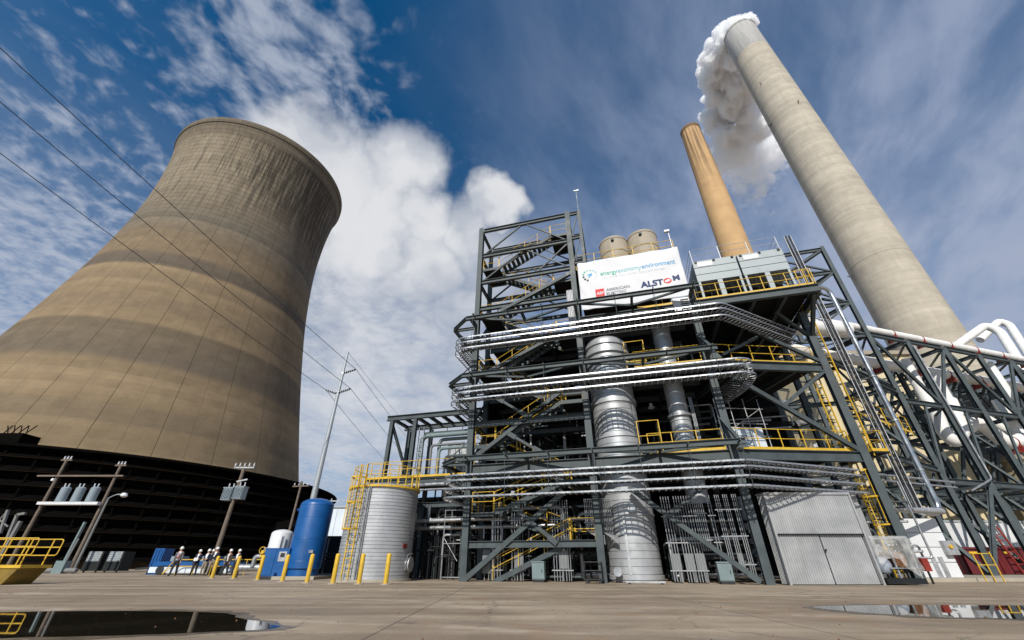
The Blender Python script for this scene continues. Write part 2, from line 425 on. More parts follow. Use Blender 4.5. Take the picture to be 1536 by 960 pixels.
def ground_mat():
    m = bpy.data.materials.new('yard_concrete')
    m.use_nodes = True
    N = NT(m.node_tree)
    b = m.node_tree.nodes['Principled BSDF']
    co = N.coord('Object')
    big = N.noise(co, .16, 5, .6)
    mid = N.noise(co, .9, 6, .65)
    fine = N.noise(co, 22., 5, .7)
    trk = N.noise(N.vmath('MULTIPLY', co, (.06, .9, 1)), 1.0, 5, .62)
    c = N.mix(N.map(N.math('ADD', N.math('MULTIPLY', trk, .45), N.math('MULTIPLY', big, .55)), .38, .62), (.235, .174, .116, 1), (.41, .325, .232, 1))
    c = N.vmath('SCALE', c, N.map(mid, .3, .7, .80, 1.14, smooth=False))
    c = N.vmath('SCALE', c, N.map(fine, .25, .75, .78, 1.18, smooth=False))
    speck = N.noise(co, 90., 3, .7)
    c = N.vmath('SCALE', c, N.map(speck, .3, .7, .86, 1.12, smooth=False))
    rust = N.noise(N.vmath('ADD', co, (7., 3., 0)), .45, 5, .65)
    c = N.mix(N.map(rust, .56, .74, 0, .55), c, (.31, .155, .065, 1))
    oil = N.noise(N.vmath('ADD', co, (31., 13., 0)), .7, 4, .6)
    c = N.mix(N.map(oil, .64, .74, 0, .55), c, (.095, .078, .06, 1))
    # tyre tracks: dark paired bands swinging through the yard
    wv = N.new('ShaderNodeTexWave', wave_type='RINGS', rings_direction='Z')
    N.put(wv.inputs['Vector'], N.vmath('ADD', co, (14., 22., 0.)))
    wv.inputs['Scale'].default_value = .11
    wv.inputs['Distortion'].default_value = 1.2
    wv.inputs['Detail'].default_value = 2.0
    tyre = N.math('MULTIPLY', N.map(wv.outputs['Fac'], .86, .97), N.map(mid, .40, .62))
    c = N.mix(N.math('MULTIPLY', tyre, .42), c, (.14, .112, .085, 1))
    # hairline cracks
    vo = N.new('ShaderNodeTexVoronoi', feature='DISTANCE_TO_EDGE')
    N.put(vo.inputs['Vector'], N.vmath('ADD', co, N.vmath('SCALE', N.noise(co, 1.3, 4, .6, out=1), .9)))
    vo.inputs['Scale'].default_value = .23
    crack = N.math('MULTIPLY', N.map(vo.outputs['Distance'], .010, .002), N.map(big, .42, .55))
    c = N.mix(N.math('MULTIPLY', crack, .55), c, (.10, .082, .06, 1))
    # scraped pale scratches
    scr = N.new('ShaderNodeTexWave', wave_type='BANDS', bands_direction='DIAGONAL')
    N.put(scr.inputs['Vector'], N.vmath('MULTIPLY', co, (.25, .9, 1)))
    scr.inputs['Scale'].default_value = .16
    scr.inputs['Distortion'].default_value = 9.0
    scr.inputs['Detail'].default_value = 4.0
    scr.inputs['Detail Scale'].default_value = .6
    line = N.math('MULTIPLY', N.map(scr.outputs['Fac'], .972, .995), N.map(mid, .42, .6))
    c = N.mix(N.math('MULTIPLY', line, .38), c, (.50, .43, .34, 1))
    # slab joints every 6 m
    x, y, z = N.sep(co)[0:3]
    def joint(v, off):
        f = N.math('ABSOLUTE', N.math('SUBTRACT', N.math('FRACT', N.math('ADD', N.math('DIVIDE', v, 6.1), off)), .5))
        return N.map(f, .496, .4985)
    j = N.math('MAXIMUM', joint(x, .30), joint(y, .18))
    c = N.vmath('SCALE', c, N.math('SUBTRACT', 1.0, N.math('MULTIPLY', j, .5)))
    N.put(b.inputs['Base Color'], c)
    N.put(b.inputs['Roughness'], N.map(trk, .35, .65, .62, .85))
    bn = N.new('ShaderNodeBump')
    bn.inputs['Strength'].default_value = .35
    bn.inputs['Distance'].default_value = .02
    N.put(bn.inputs['Height'], N.math('SUBTRACT', N.math('ADD', fine, N.math('MULTIPLY', mid, 2.)), j))
    N.l.new(bn.outputs[0], b.inputs['Normal'])
    MATS['yard_concrete'] = m
    m = bpy.data.materials.new('puddle_water')
    m.use_nodes = True
    N = NT(m.node_tree)
    b = m.node_tree.nodes['Principled BSDF']
    b.inputs['Base Color'].default_value = (.022, .018, .012, 1)
    b.inputs['Roughness'].default_value = .015
    b.inputs['IOR'].default_value = 1.33
    bn = N.new('ShaderNodeBump')
    bn.inputs['Strength'].default_value = .02
    bn.inputs['Distance'].default_value = .01
    N.put(bn.inputs['Height'], N.noise(N.coord('Object'), 3.0, 2, .5))
    N.l.new(bn.outputs[0], b.inputs['Normal'])
    MATS['puddle_water'] = m
    pmat('wet_rim', (.36, .32, .25), .8, 0, .15, 1.2)
    pmat('damp', (.12, .092, .064), .35, 0, .35, 2.0, dirt=(.30, .24, .17, 2.5, .8))
ground_mat()

def plastic_mat():
    m = bpy.data.materials.new('plastic_film')
    m.use_nodes = True
    N = NT(m.node_tree)
    m.node_tree.nodes.remove(m.node_tree.nodes['Principled BSDF'])
    d = N.new('ShaderNodeBsdfPrincipled')
    d.inputs['Base Color'].default_value = (.60, .59, .56, 1)
    d.inputs['Roughness'].default_value = .22
    t = N.new('ShaderNodeBsdfTransparent')
    mx = N.new('ShaderNodeMixShader')
    N.put(mx.inputs[0], N.map(N.noise(N.coord('Object'), 3., 4, .6), .3, .7, .16, .52))
    N.l.new(t.outputs[0], mx.inputs[1]); N.l.new(d.outputs[0], mx.inputs[2])
    N.l.new(mx.outputs[0], m.node_tree.nodes['Material Output'].inputs[0])
    MATS['plastic_film'] = m
    m = bpy.data.materials.new('dark_glass')
    m.use_nodes = True
    b = m.node_tree.nodes['Principled BSDF']
    b.inputs['Base Color'].default_value = (.015, .022, .025, 1)
    b.inputs['Roughness'].default_value = .06
    MATS['dark_glass'] = m
plastic_mat()

# ------------------------------------------------------------------ mesh builder
class MB:
    def __init__(s):
        s.v = []; s.f = []
    def add(s, vs, fs):
        o = len(s.v)
        s.v += [V(p) for p in vs]
        s.f += [tuple(i+o for i in f) for f in fs]
        return s
    def obox(s, c, a, b, d):                     # centre + three half axes
        c, a, b, d = V(c), V(a), V(b), V(d)
        vs = [c+a*i+b*j+d*k for k in (-1, 1) for j in (-1, 1) for i in (-1, 1)]
        return s.add(vs, [(0, 2, 3, 1), (4, 5, 7, 6), (0, 1, 5, 4), (2, 6, 7, 3), (0, 4, 6, 2), (1, 3, 7, 5)])
    def box(s, c, sx, sy, sz, rz=0.):
        return s.obox(c, V((cos(rz), sin(rz), 0))*sx/2, V((-sin(rz), cos(rz), 0))*sy/2, V((0, 0, sz/2)))
    def bar(s, p, q, w, h, up=(0, 0, 1)):
        p, q = V(p), V(q)
        d = (q-p)
        L = d.length
        d.normalize()
        up = V(up)
        if abs(d.dot(up)) > .95:
            up = V((0, 1, 0)) if abs(d.y) < .9 else V((1, 0, 0))
        x = d.cross(up).normalized()
        y = x.cross(d)
        return s.obox((p+q)/2, x*w/2, d*L/2, y*h/2)
    def ibeam(s, p, q, h, w, up=(0, 0, 1), tf=None, tw=None):
        p, q = V(p), V(q)
        d = (q-p).normalized()
        up = V(up)
        if abs(d.dot(up)) > .95:
            up = V((.264, .9645, 0))
        x = d.cross(up).normalized()
        y = x.cross(d)
        tf = tf or max(.018, h*.07); tw = tw or max(.014, w*.06)
        a, b = w/2, h/2
        pr = [(-a, -b), (a, -b), (a, -b+tf), (tw/2, -b+tf), (tw/2, b-tf), (a, b-tf), (a, b), (-a, b), (-a, b-tf), (-tw/2, b-tf), (-tw/2, -b+tf), (-a, -b+tf)]
        vs = [p+x*i+y*j for i, j in pr]+[q+x*i+y*j for i, j in pr]
        n = 12
        fs = [(k, (k+1) % n, n+(k+1) % n, n+k) for k in range(n)]
        for o in (0, n):
            fs += [(o+0, o+1, o+2, o+11), (o+10, o+3, o+4, o+9), (o+8, o+5, o+6, o+7), (o+11, o+2, o+3, o+10), (o+9, o+4, o+5, o+8)]
        return s.add(vs, fs)
    def tube(s, pts, r, n=8, caps=True, closed=False):
        pts = [V(p) for p in pts]
        m = len(pts)
        rs = r if hasattr(r, '__len__') else [r]*m
        prev = None
        o = len(s.v)
        for i, p in enumerate(pts):
            if closed:
                t = (pts[(i+1) % m]-pts[i-1])
            else:
                t = pts[min(i+1, m-1)]-pts[max(i-1, 0)]
            t.normalize()
            if prev is None:
                a = V((0, 0, 1)) if abs(t.z) < .9 else V((1, 0, 0))
                x = t.cross(a).normalized()
            else:
                x = (prev-t*prev.dot(t)).normalized()
            prev = x
            y = t.cross(x)
            for k in range(n):
                s.v.append(p+(x*cos(2*pi*k/n)+y*sin(2*pi*k/n))*rs[i])
        for i in range(m if closed else m-1):
            i2 = (i+1) % m
            for k in range(n):
                k2 = (k+1) % n
                s.f.append((o+i*n+k, o+i*n+k2, o+i2*n+k2, o+i2*n+k))
        if caps and not closed:
            s.f.append(tuple(o+k for k in range(n))[::-1])
            s.f.append(tuple(o+(m-1)*n+k for k in range(n)))
        return s
    def lathe(s, c, prof, n=32, a0=0., a1=2*pi):
        c = V(c)
        full = abs(a1-a0-2*pi) < 1e-6
        cols = n if full else n+1
        o = len(s.v)
        for r, z in prof:
            for k in range(cols):
                a = a0+(a1-a0)*k/n
                s.v.append(c+V((r*cos(a), r*sin(a), z)))
        for i in range(len(prof)-1):
            for k in range(n):
                k2 = (k+1) % cols if full else k+1
                s.f.append((o+i*cols+k, o+i*cols+k2, o+(i+1)*cols+k2, o+(i+1)*cols+k))
        return s
    def prism(s, poly, d):                       # polygon + extrusion vector
        d = V(d); n = len(poly)
        vs = [V(p) for p in poly]+[V(p)+d for p in poly]
        fs = [tuple(range(n))[::-1], tuple(range(n, 2*n))]+[(k, (k+1) % n, n+(k+1) % n, n+k) for k in range(n)]
        return s.add(vs, fs)
    def mesh(s, name, mat, origin=(0, 0, 0), smooth=False):
        me = bpy.data.meshes.new(name)
        o = V(origin)
        me.from_pydata([tuple(p-o) for p in s.v], [], s.f)
        if mat:
            me.materials.append(MATS[mat])
        if smooth:
            me.polygons.foreach_set('use_smooth', [True]*len(me.polygons))
            me.set_sharp_from_angle(angle=radians(38))
        me.update()
        return me

def wloc(o):
    p = V((0, 0, 0))
    while o is not None:
        p += o.location
        o = o.parent
    return p
def thing(name, label, cat, loc=(0, 0, 0), group=None, kind=None):
    o = bpy.data.objects.new(name, None)
    o.empty_display_size = .2
    COL.objects.link(o)
    o.location = loc
    tag(o, label, cat, group, kind)
    return o
def tag(o, label=None, cat=None, group=None, kind=None):
    if label: o['label'] = label
    if cat: o['category'] = cat
    if group: o['group'] = group
    if kind: o['kind'] = kind
    return o
def part(parent, name, mb, mat, smooth=False, kind=None, label=None, origin=None):
    """mesh in world coordinates -> child object (its origin on the parent's unless given)"""
    pl = wloc(parent)
    og = V(origin) if origin is not None else pl
    o = bpy.data.objects.new(name, mb.mesh(name, mat, og, smooth))
    COL.objects.link(o)
    o.parent = parent
    o.location = og-pl
    if kind: o['kind'] = kind
    if label: o['label'] = label
    return o
def solo(name, mb, mat, label, cat, loc=(0, 0, 0), group=None, kind=None, smooth=False):
    o = bpy.data.objects.new(name, mb.mesh(name, mat, loc, smooth))
    COL.objects.link(o)
    o.location = loc
    return tag(o, label, cat, group, kind)
def inst(parent, name, me, loc, rz=0., world=True):
    o = bpy.data.objects.new(name, me)
    COL.objects.link(o)
    o.parent = parent
    o.location = V(loc)-(wloc(parent) if world else V((0, 0, 0)))
    o.rotation_euler = (0, 0, rz)
    return o
def arc_path(pts, rad, seg=6):
    """polyline with rounded corners"""
    pts = [V(p) for p in pts]
    out = [pts[0]]
    for i in range(1, len(pts)-1):
        p, a, b = pts[i], (pts[i-1]-pts[i]), (pts[i+1]-pts[i])
        r = min(rad, a.length*.49, b.length*.49)
        a = p+a.normalized()*r; b = p+b.normalized()*r
        for k in range(seg+1):
            t = k/seg
            out.append(a*(1-t)**2+p*2*t*(1-t)+b*t*t)
    out.append(pts[-1])
    return out
# ------------------------------------------------------------------ ground
def ground():
    g = MB()
    n = 40
    xs = [-1500, -700, -300, -150, -90]+[-60+3*i for i in range(41)]+[90, 150, 300, 700, 1500]
    ys = [-400, -150, -60, -20, -8]+[-4+2*i for i in range(24)]+[50, 60, 80, 120, 200, 400, 900, 2500]
    for y in ys:
        for x in xs:
            g.v.append(V((x, y, 0)))
    W = len(xs)
    for j in range(len(ys)-1):
        for i in range(W-1):
            g.f.append((j*W+i, j*W+i+1, (j+1)*W+i+1, (j+1)*W+i))
    o = solo('ground', g, 'yard_concrete', None, None, kind='structure')
    # puddles: outlines on the ground plane, with a pale dried rim underneath
    def puddle(name, outline, label):
        pts = [atz(px, py, 0.0) for px, py in outline]
        P = []
        m = len(pts)
        for i in range(m):                                   # Catmull-Rom round the outline
            p0, p1, p2, p3 = pts[i-1], pts[i], pts[(i+1) % m], pts[(i+2) % m]
            for k in range(8):
                t = k/8
                q = .5*((2*p1)+(p2-p0)*t+(2*p0-5*p1+4*p2-p3)*t*t+(3*p1-p0-3*p2+p3)*t*t*t)
                wob = noise.noise(q*1.9)*.10+noise.noise(q*6)*.03
                P.append(V((q.x+wob, q.y+noise.noise(q*2.3+V((5, 5, 5)))*.07, 0)))
        c = sum(P, V((0, 0, 0)))/len(P)
        w_ = MB(); r_ = MB()
        k = len(P)
        w_.add([c+V((0, 0, .006))]+[V((p.x, p.y, .006)) for p in P], [(0, i+1, (i+1) % k+1) for i in range(k)])
        o = solo(name, w_, 'puddle_water', None, None, kind='structure')
        out = [p+(p-c).normalized()*(.12+.5*abs(noise.noise(p*1.3))+.15*abs(noise.noise(p*5))) for p in P]
        r_.add([c+V((0, 0, .003))]+[V((p.x, p.y, .003)) for p in out], [(0, i+1, (i+1) % k+1) for i in range(k)])
        solo('ground_damp_edge', r_, 'damp', None, None, kind='structure')
    puddle('water_puddle', [(-160, 922), (0, 919), (150, 917), (290, 918), (350, 922), (362, 928), (400, 935), (416, 940), (395, 944), (330, 948), (200, 953), (60, 956), (-160, 957)], '')
    puddle('water_puddle', [(1218, 911), (1290, 908.5), (1380, 908), (1480, 908.5), (1640, 911), (1640, 930), (1480, 927.5), (1390, 925.5), (1290, 919)], '')
    # concrete kerb slab carrying the pipe bridge on the right
    k = MB()
    a, b, c, d = V((19.5, 24.2, 0)), V((64, 26.0, 0)), V((64, 60, 0)), V((19.5, 60, 0))
    k.prism([a, b, c, d], (0, 0, .16))
    solo('kerb', k, 'wet_rim', None, None, kind='structure')
    # dark plinths / pad under the process structure
ground()

# pebbles and grit strewn over the yard
def grit():
    m = MB()
    rnd = random.Random(3)
    for i in range(260):
        y = rnd.uniform(4.5, 24); x = rnd.uniform(-1.25, 1.25)*y
        s = rnd.uniform(.006, .022)
        c = V((x, y, s*.4))
        pts = [c+V((rnd.uniform(.6, 1)*s*a, rnd.uniform(.6, 1)*s*b, rnd.uniform(.5, .9)*s*d)) for a, b, d in ((1, 0, 0), (-1, 0, 0), (0, 1, 0), (0, -1, 0), (0, 0, 1), (0, 0, -1))]
        m.add(pts, [(0, 2, 4), (2, 1, 4), (1, 3, 4), (3, 0, 4), (2, 0, 5), (1, 2, 5), (3, 1, 5), (0, 3, 5)])
    solo('gravel_specks', m, 'rust', 'loose dark pebbles and grit strewn over the yard', 'gravel', kind='stuff')
grit()

# ------------------------------------------------------------------ cooling tower
def cooling_tower():
    C = V((-99.85, 109.93, 0))
    t = thing('cooling_tower', 'huge tan concrete cooling tower with waisted shell and dark streaks under its rim', 'cooling tower', C)
    zs = [0, 15, 35, 55, 75, 95, 110, 122, 131]
    rs = [46.3, 41.8, 36.8, 32.5, 29.0, 27.0, 26.9, 27.75, 29.3]
    def rad(z):
        # smooth cubic through the nodes
        for i in range(len(zs)-1):
            if zs[i] <= z <= zs[i+1]:
                break
        def m(k):
            if k == 0: return (rs[1]-rs[0])/(zs[1]-zs[0])
            if k == len(zs)-1: return (rs[-1]-rs[-2])/(zs[-1]-zs[-2])
            return (rs[k+1]-rs[k-1])/(zs[k+1]-zs[k-1])
        h = zs[i+1]-zs[i]; u = (z-zs[i])/h
        return (2*u**3-3*u*u+1)*rs[i]+(u**3-2*u*u+u)*h*m(i)+(-2*u**3+3*u*u)*rs[i+1]+(u**3-u*u)*h*m(i+1)
    pro = [(rad(18.2), 18.2)]+[(rad(18.2+k*(130-18.2)/70), 18.2+k*(130-18.2)/70) for k in range(1, 71)]
    inn = [(r-.6, z) for r, z in pro[::-1]]
    part(t, 'shell', MB().lathe(C, pro+inn+[pro[0]], 192), 'tower_concrete', smooth=True)
    # stiffening collar round the rim and the lintel ring at the foot of the shell
    R = rad(130)
    part(t, 'rim_collar', MB().lathe(C, [(R-.7, 128.9), (R+.02, 128.9), (R+.12, 129.2), (R+.16, 131), (R-.7, 131), (R-.7, 128.9)], 192), 'tower_concrete', smooth=True)
    R = rad(18.2)
    part(t, 'lintel_ring', MB().lathe(C, [(R-.9, 17.0), (R+.35, 17.0), (R+.35, 18.7), (R-.9, 18.7), (R-.9, 17.0)], 160), 'tower_concrete', smooth=True)
    # louvred intake ring
    RO = 51.0
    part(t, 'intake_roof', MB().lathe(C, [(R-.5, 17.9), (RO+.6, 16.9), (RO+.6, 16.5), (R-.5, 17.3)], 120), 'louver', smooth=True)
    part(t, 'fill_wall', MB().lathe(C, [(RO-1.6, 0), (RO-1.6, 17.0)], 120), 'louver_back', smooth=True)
    a_c = atan2(-C.y, -C.x)
    NS, NL = 34, 8
    span = radians(150)
    for j in range(NL):
        z = 1.2+j*2.0
        me = MB()
        da = span/NS
        ps = []
        for sgn in (-.5, .5):
            a = sgn*da*.985
            ps += [V((cos(a)*(RO-1.45), sin(a)*(RO-1.45), 1.0)), V((cos(a)*(RO+.05), sin(a)*(RO+.05), 0)), V((cos(a)*(RO+.05), sin(a)*(RO+.05), -.16)), V((cos(a)*(RO-1.45), sin(a)*(RO-1.45), .86))]
        me.add(ps, [(0, 1, 5, 4), (1, 2, 6, 5), (2, 3, 7, 6), (3, 0, 4, 7), (0, 3, 2, 1), (4, 5, 6, 7)])
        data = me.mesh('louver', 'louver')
        data2 = None
        for k in range(NS):
            a = a_c-span/2+(k+.5)*da
            o = bpy.data.objects.new('louver', data)
            COL.objects.link(o)
            o.parent = t
            o.location = (0, 0, z)
            o.rotation_euler = (0, 0, a)
    for j in range(NL):
        z = 1.2+j*2.0
        part(t, 'ledge', MB().lathe(C, [(RO-.05, z-.26), (RO+.12, z-.26), (RO+.12, z-.14), (RO-.05, z-.14)], 90, a_c-span/2, a_c+span/2), 'louver_ledge')
    post = MB().box((RO-.25, 0, 8.3), .25, .25, 16.6).mesh('post', 'louver')
    for k in range(0, NS+1):
        a = a_c-span/2+k*span/NS
        o = inst(t, 'post', post, C, a)
    # basin kerb
    part(t, 'basin_wall', MB().lathe(C, [(RO+1.0, 0), (RO+1.0, .9), (RO+.6, .9), (RO+.6, 0)], 120), 'louver_ledge')
    # stair head and hoist on the intake roof
    P = at(38, 640, 62)
cooling_tower()

# ------------------------------------------------------------------ chimneys
def chimneys():
    C = V((168.66, 143.57, 0))
    t = thing('chimney', 'very tall pale concrete chimney with steam pouring over its grey top', 'chimney', C)
    def r(z):
        s = z/336.0
        return 10.27+1.68*(1-s)+.65*s*(1-s)
    pro = [(r(z), z) for z in range(0, 300, 10)]+[(r(303), 303)]
    part(t, 'shaft', MB().lathe(C, pro, 96), 'stack_concrete', smooth=True)
    part(t, 'top_liner', MB().lathe(C, [(r(303), 303), (r(303)+.12, 303.2), (r(334), 334), (r(336)+.35, 334.3), (r(336)+.35, 336), (r(336)-1.1, 336), (r(336)-1.1, 322)], 96), 'stack_concrete', smooth=True)
    for z in (62, 118, 176, 230, 270):
        part(t, 'band', MB().lathe(C, [(r(z)+.0, z-.5), (r(z)+.045, z-.4), (r(z)+.045, z+.4), (r(z)+.0, z+.5)], 96), 'stack_concrete', smooth=True)
    # instrument brackets seen as small dark marks
    def bracket(px, py):
        d = ray(px, py)
        best = None
        for k in range(100, 500):
            p = V((0, 0, CAM_H))+d*k
            if hypot(p.x-C.x, p.y-C.y) <= r(p.z)+.1:
                best = p
                break
        if best is None:
            return
        nrm = V((best.x-C.x, best.y-C.y, 0)).normalized()
        s = V((-nrm.y, nrm.x, 0))
        m = MB()
        m.bar(best, best+nrm*2.2, .25, .25).bar(best+nrm*.3-V((0, 0, 2)), best+nrm*2.0, .16, .16).bar(best+nrm*.15-s*1.2, best+nrm*.15+s*1.2, .3, .3)
        part(t, 'instrument_bracket', m, 'black')
    for p in ((1143, 126), (1196, 155), (1157, 187), (1279, 413)):
        bracket(*p)
    # lightning rods
    for k in range(6):
        a = k*pi/3+.3
        p = C+V((cos(a)*10.2, sin(a)*10.2, 335.9))
        part(t, 'lightning_rod', MB().tube([p, p+V((0, 0, 2.6))], .08, 5), 'black')
    C2 = V((88.26, 120.67, 0))
    t = thing('chimney', 'slimmer ochre chimney with soot streaks running from its lip', 'chimney', C2)
    def r2(z):
        s = z/184.0
        return 4.34+3.67*s*(1-s)+.35*(1-s)
    part(t, 'shaft', MB().lathe(C2, [(r2(z), z) for z in range(0, 184, 8)]+[(r2(183), 183)], 64), 'stack_tan', smooth=True)
    part(t, 'lip', MB().lathe(C2, [(r2(183), 182.6), (r2(183)+.2, 182.8), (r2(183)+.2, 184), (r2(183)-.5, 184), (r2(183)-.5, 176)], 64), 'stack_tan', smooth=True)
chimneys()

# ------------------------------------------------------------------ steam plume
def plume():
    m = bpy.data.materials.new('steam')
    m.use_nodes = True
    N = NT(m.node_tree)
    b = m.node_tree.nodes['Principled BSDF']
    m.node_tree.nodes.remove(b)
    co = N.coord('Object')
    pv = N.new('ShaderNodeVolumePrincipled')
    pv.inputs['Color'].default_value = (.998, .998, .999, 1)
    pv.inputs['Anisotropy'].default_value = .25
    # the tail thins out into shreds as the droplets dry
    x, y, z = N.sep(co)[0:3]
    along = N.math('ADD', N.math('MULTIPLY', x, .42), N.math('MULTIPLY', y, .90))
    n = N.noise(co, .075, 5, .62)
    n2 = N.noise(co, .20, 3, .6)
    thin = N.map(along, 35, 200, 0., 1.0)
    dens = N.map(N.math('SUBTRACT', N.math('ADD', n, N.math('MULTIPLY', n2, .25)), N.math('MULTIPLY', thin, .34)), .34, .62, 0., 1.)
    N.put(pv.inputs['Density'], N.math('MULTIPLY', dens, N.map(thin, 0., 1., .72, .07, smooth=False)))
    N.l.new(pv.outputs[0], m.node_tree.nodes['Material Output'].inputs['Volume'])
    m.cycles.volume_step_rate = 1.0
    MATS['steam'] = m
    rnd = random.Random(11)
    top = V((168.66, 143.57, 337))
    track = [(1110, 62, 26, 336), (1106, 48, 28, 342), (1092, 60, 32, 345), (1086, 88, 36, 346), (1086, 122, 40, 346), (1090, 156, 45, 346), (1096, 190, 50, 346), (1106, 224, 54, 346), (1120, 258, 55, 347), (1136, 288, 50, 348)]
    path = []
    for px, py, hw, z in track:
        p = atz(px, py, z)
        path.append((p, hw*(p.y*CP+(p.z-CAM_H)*SP)/FOC))
    path[0] = (V((168.7, 143.6, 334)), 9.0)
    mb = MB()
    import_bm = bmesh.new()
    bmesh.ops.create_icosphere(import_bm, subdivisions=3, radius=1.0)
    sv = [v.co.copy() for v in import_bm.verts]
    sf = [tuple(v.index for v in f.verts) for f in import_bm.faces]
    bmesh.ops.create_icosphere
    import_bm.free()
    def puff(c, r, seed):
        off = V((seed*13.1, seed*7.7, seed*3.3))
        vs = []
        for p in sv:
            q = c+p*r
            h = 1-abs(noise.noise(q*.055+off*.0))*2
            h2 = 1-abs(noise.noise(q*.13+V((31, 7, 9))))*2
            h3 = 1-abs(noise.noise(q*.30+V((3, 57, 19))))*2
            vs.append(c+p*(r*(1+.15*h)))
        mb.add(vs, sf)
    k = 0
    for i in range(len(path)-1):
        (p, r), (q, s) = path[i], path[i+1]
        n = max(2, int((q-p).length/(r*.30)))
        for j in range(n):
            t = (j+.5)/n
            c = p.lerp(q, t); R = r+(s-r)*t
            if i == 0:
                puff(c, R*.9, k); k += 1
                continue
            puff(c, R*.52, k); k += 1
            for e in range(4):
                d = V((rnd.gauss(0, 1), rnd.gauss(0, .7), rnd.gauss(0, 1))).normalized()
                rr = R*rnd.uniform(.26, .48)
                puff(c+d*R*rnd.uniform(.55, .78), rr, k); k += 1
    o = solo('steam_plume', mb, 'steam', 'billowing white steam drifting away behind the tall pale chimney', 'steam', loc=top, kind='stuff', smooth=True)
    rm = o.modifiers.new('remesh', 'REMESH'); rm.mode = 'VOXEL'; rm.voxel_size = .9; rm.use_smooth_shade = True
    for nm, size, stg in (('billow_large', 15.0, 6.5), ('billow_mid', 7.0, 3.4), ('billow_small', 3.0, .8)):
        tx = bpy.data.textures.new(nm, 'CLOUDS')
        tx.noise_type = 'HARD_NOISE'; tx.noise_scale = size; tx.noise_depth = 1
        dm = o.modifiers.new(nm, 'DISPLACE'); dm.texture = tx; dm.strength = -stg; dm.mid_level = .25
        dm.texture_coords = 'LOCAL'
plume()

# ------------------------------------------------------------------ process structure: frame of reference
L0 = V((-2.68, 24.6, 0)); EU = V((.9645, -.264, 0)); EV = V((.264, .9645, 0)); EZ = V((0, 0, 1))
FROT = atan2(EU.y, EU.x)
def F(u, v, z): return L0+EU*u+EV*v+EZ*z
def FP(px, py, v=0.):
    d = ray(px, py); o = L0+EV*v
    # solve t*d = o + u*EU  in plan
    det = d.x*(-EU.y)+EU.x*d.y
    t = (o.x*(-EU.y)+EU.x*o.y)/det
    return V((0, 0, CAM_H))+d*t
GA = F(14.4, 0, 0)
GD = V((cos(radians(4.5)), sin(radians(4.5)), 0)); GN = V((-GD.y, GD.x, 0))
def G(s, w, z): return GA+GD*s+GN*w+EZ*z
GL = 7.05

POSTS = {}
def post_mesh(mat, h):
    k = (mat, round(h, 2))
    if k not in POSTS:
        POSTS[k] = MB().box((0, 0, h/2-.12), .04, .04, h+.24).mesh('post', mat)
    return POSTS[k]
def handrail(parent, pts, mat='yellow', h=1.07, toe=True, sp=1.25, merge=False, name='handrail', r=.021):
    pts = [V(p) for p in pts]
    if merge: r = .017
    m = MB().tube([p+EZ*h for p in pts], r, 6)
    mid = MB().tube([p+EZ*h*.53 for p in pts], r, 6)
    spots = []
    for i in range(len(pts)-1):
        a, b = pts[i], pts[i+1]
        n = max(1, round((b-a).length/sp))
        for k in range(n+(1 if i == len(pts)-2 else 0)):
            spots.append((a.lerp(b, k/n), atan2((b-a).y, (b-a).x)))
    if merge:
        m.tube([p+EZ*h*.53 for p in pts], r, 6)
        for p, a in spots:
            m.box(p+EZ*h/2, .03, .03, h)
        return part(parent, name, m, mat, kind='stuff')
    o = part(parent, name, m, mat, origin=pts[0])
    part(o, 'mid_rail', mid, mat, origin=pts[0])
    me = post_mesh(mat, h)
    for p, a in spots:
        inst(o, 'post', me, p, a)
    if toe:
        t = MB()
        for i in range(len(pts)-1):
            t.bar(pts[i]+EZ*.06, pts[i+1]+EZ*.06, .02, .15)
        part(o, 'toe_board', t, mat, origin=pts[0])
    return o

ST = thing('process_structure', 'multi-storey grey steel process structure with stair tower behind the long cable trays', 'steel structure', F(0, 0, 0))
def beam(p, q, h=.3, w=.2, name='beam', mat='steel', up=(0, 0, 1), parent=None):
    return part(parent or ST, name, MB().ibeam(p, q, h, w, up), mat, origin=p)
def column(p, z0, z1, s=.36, parent=None):
    return part(parent or ST, 'column', MB().ibeam(p+EZ*z0, p+EZ*z1, s, s, up=EV), 'steel', origin=p+EZ*z0)
def brace(p, q, s=.2, name='brace', parent=None, mat='steel'):
    return part(parent or ST, name, MB().ibeam(p, q, s, s*.9, up=EV, tf=.02, tw=.02), mat, origin=p)
def angle(p, q, s=.09, parent=None, mat='steel'):
    return part(parent or ST, 'brace', MB().bar(p, q, s, s*.6, EV), mat, origin=p)

# columns
for u in (.2, 7.3):
    column(F(u, 0, 0), 0, 24.55)
    column(F(u, 2.5, 0), 0, 24.45, .3)
column(F(14.4, 0, 0), 0, 14.6)
column(F(8.2, 0, 0), 19.2, 24.5, .22)
column(F(8.2, 2.5, 0), 19.2, 24.4, .22)
for u in (.2, 7.3, 14.4, 21.2):
    column(F(u, 7, 0), 0, 14.4, .34)
    column(F(u, 11.6, 0), 0, 14.4, .34)
column(G(GL, 0, 0), 0, 14.3, .38)
# front and side beams of the stair tower
for z in (24.3, 21.6, 19.0, 16.6, 8.1, 1.65):
    beam(F(.4, 0, z), F(7.1, 0, z), .32, .22)
    if z > 5:
        beam(F(.38, 2.5, z), F(7.12, 2.5, z), .26, .18)
        for u in (.2, 7.3):
            beam(F(u, .2, z), F(u, 2.35, z), .26, .18)
for z in (24.3, 21.8, 19.4):
    beam(F(7.5, 0, z), F(8.1, 0, z), .26, .18)
    beam(F(7.5, 2.5, z), F(8.1, 2.5, z), .22, .16)
    beam(F(8.2, .15, z), F(8.2, 2.4, z), .22, .16)
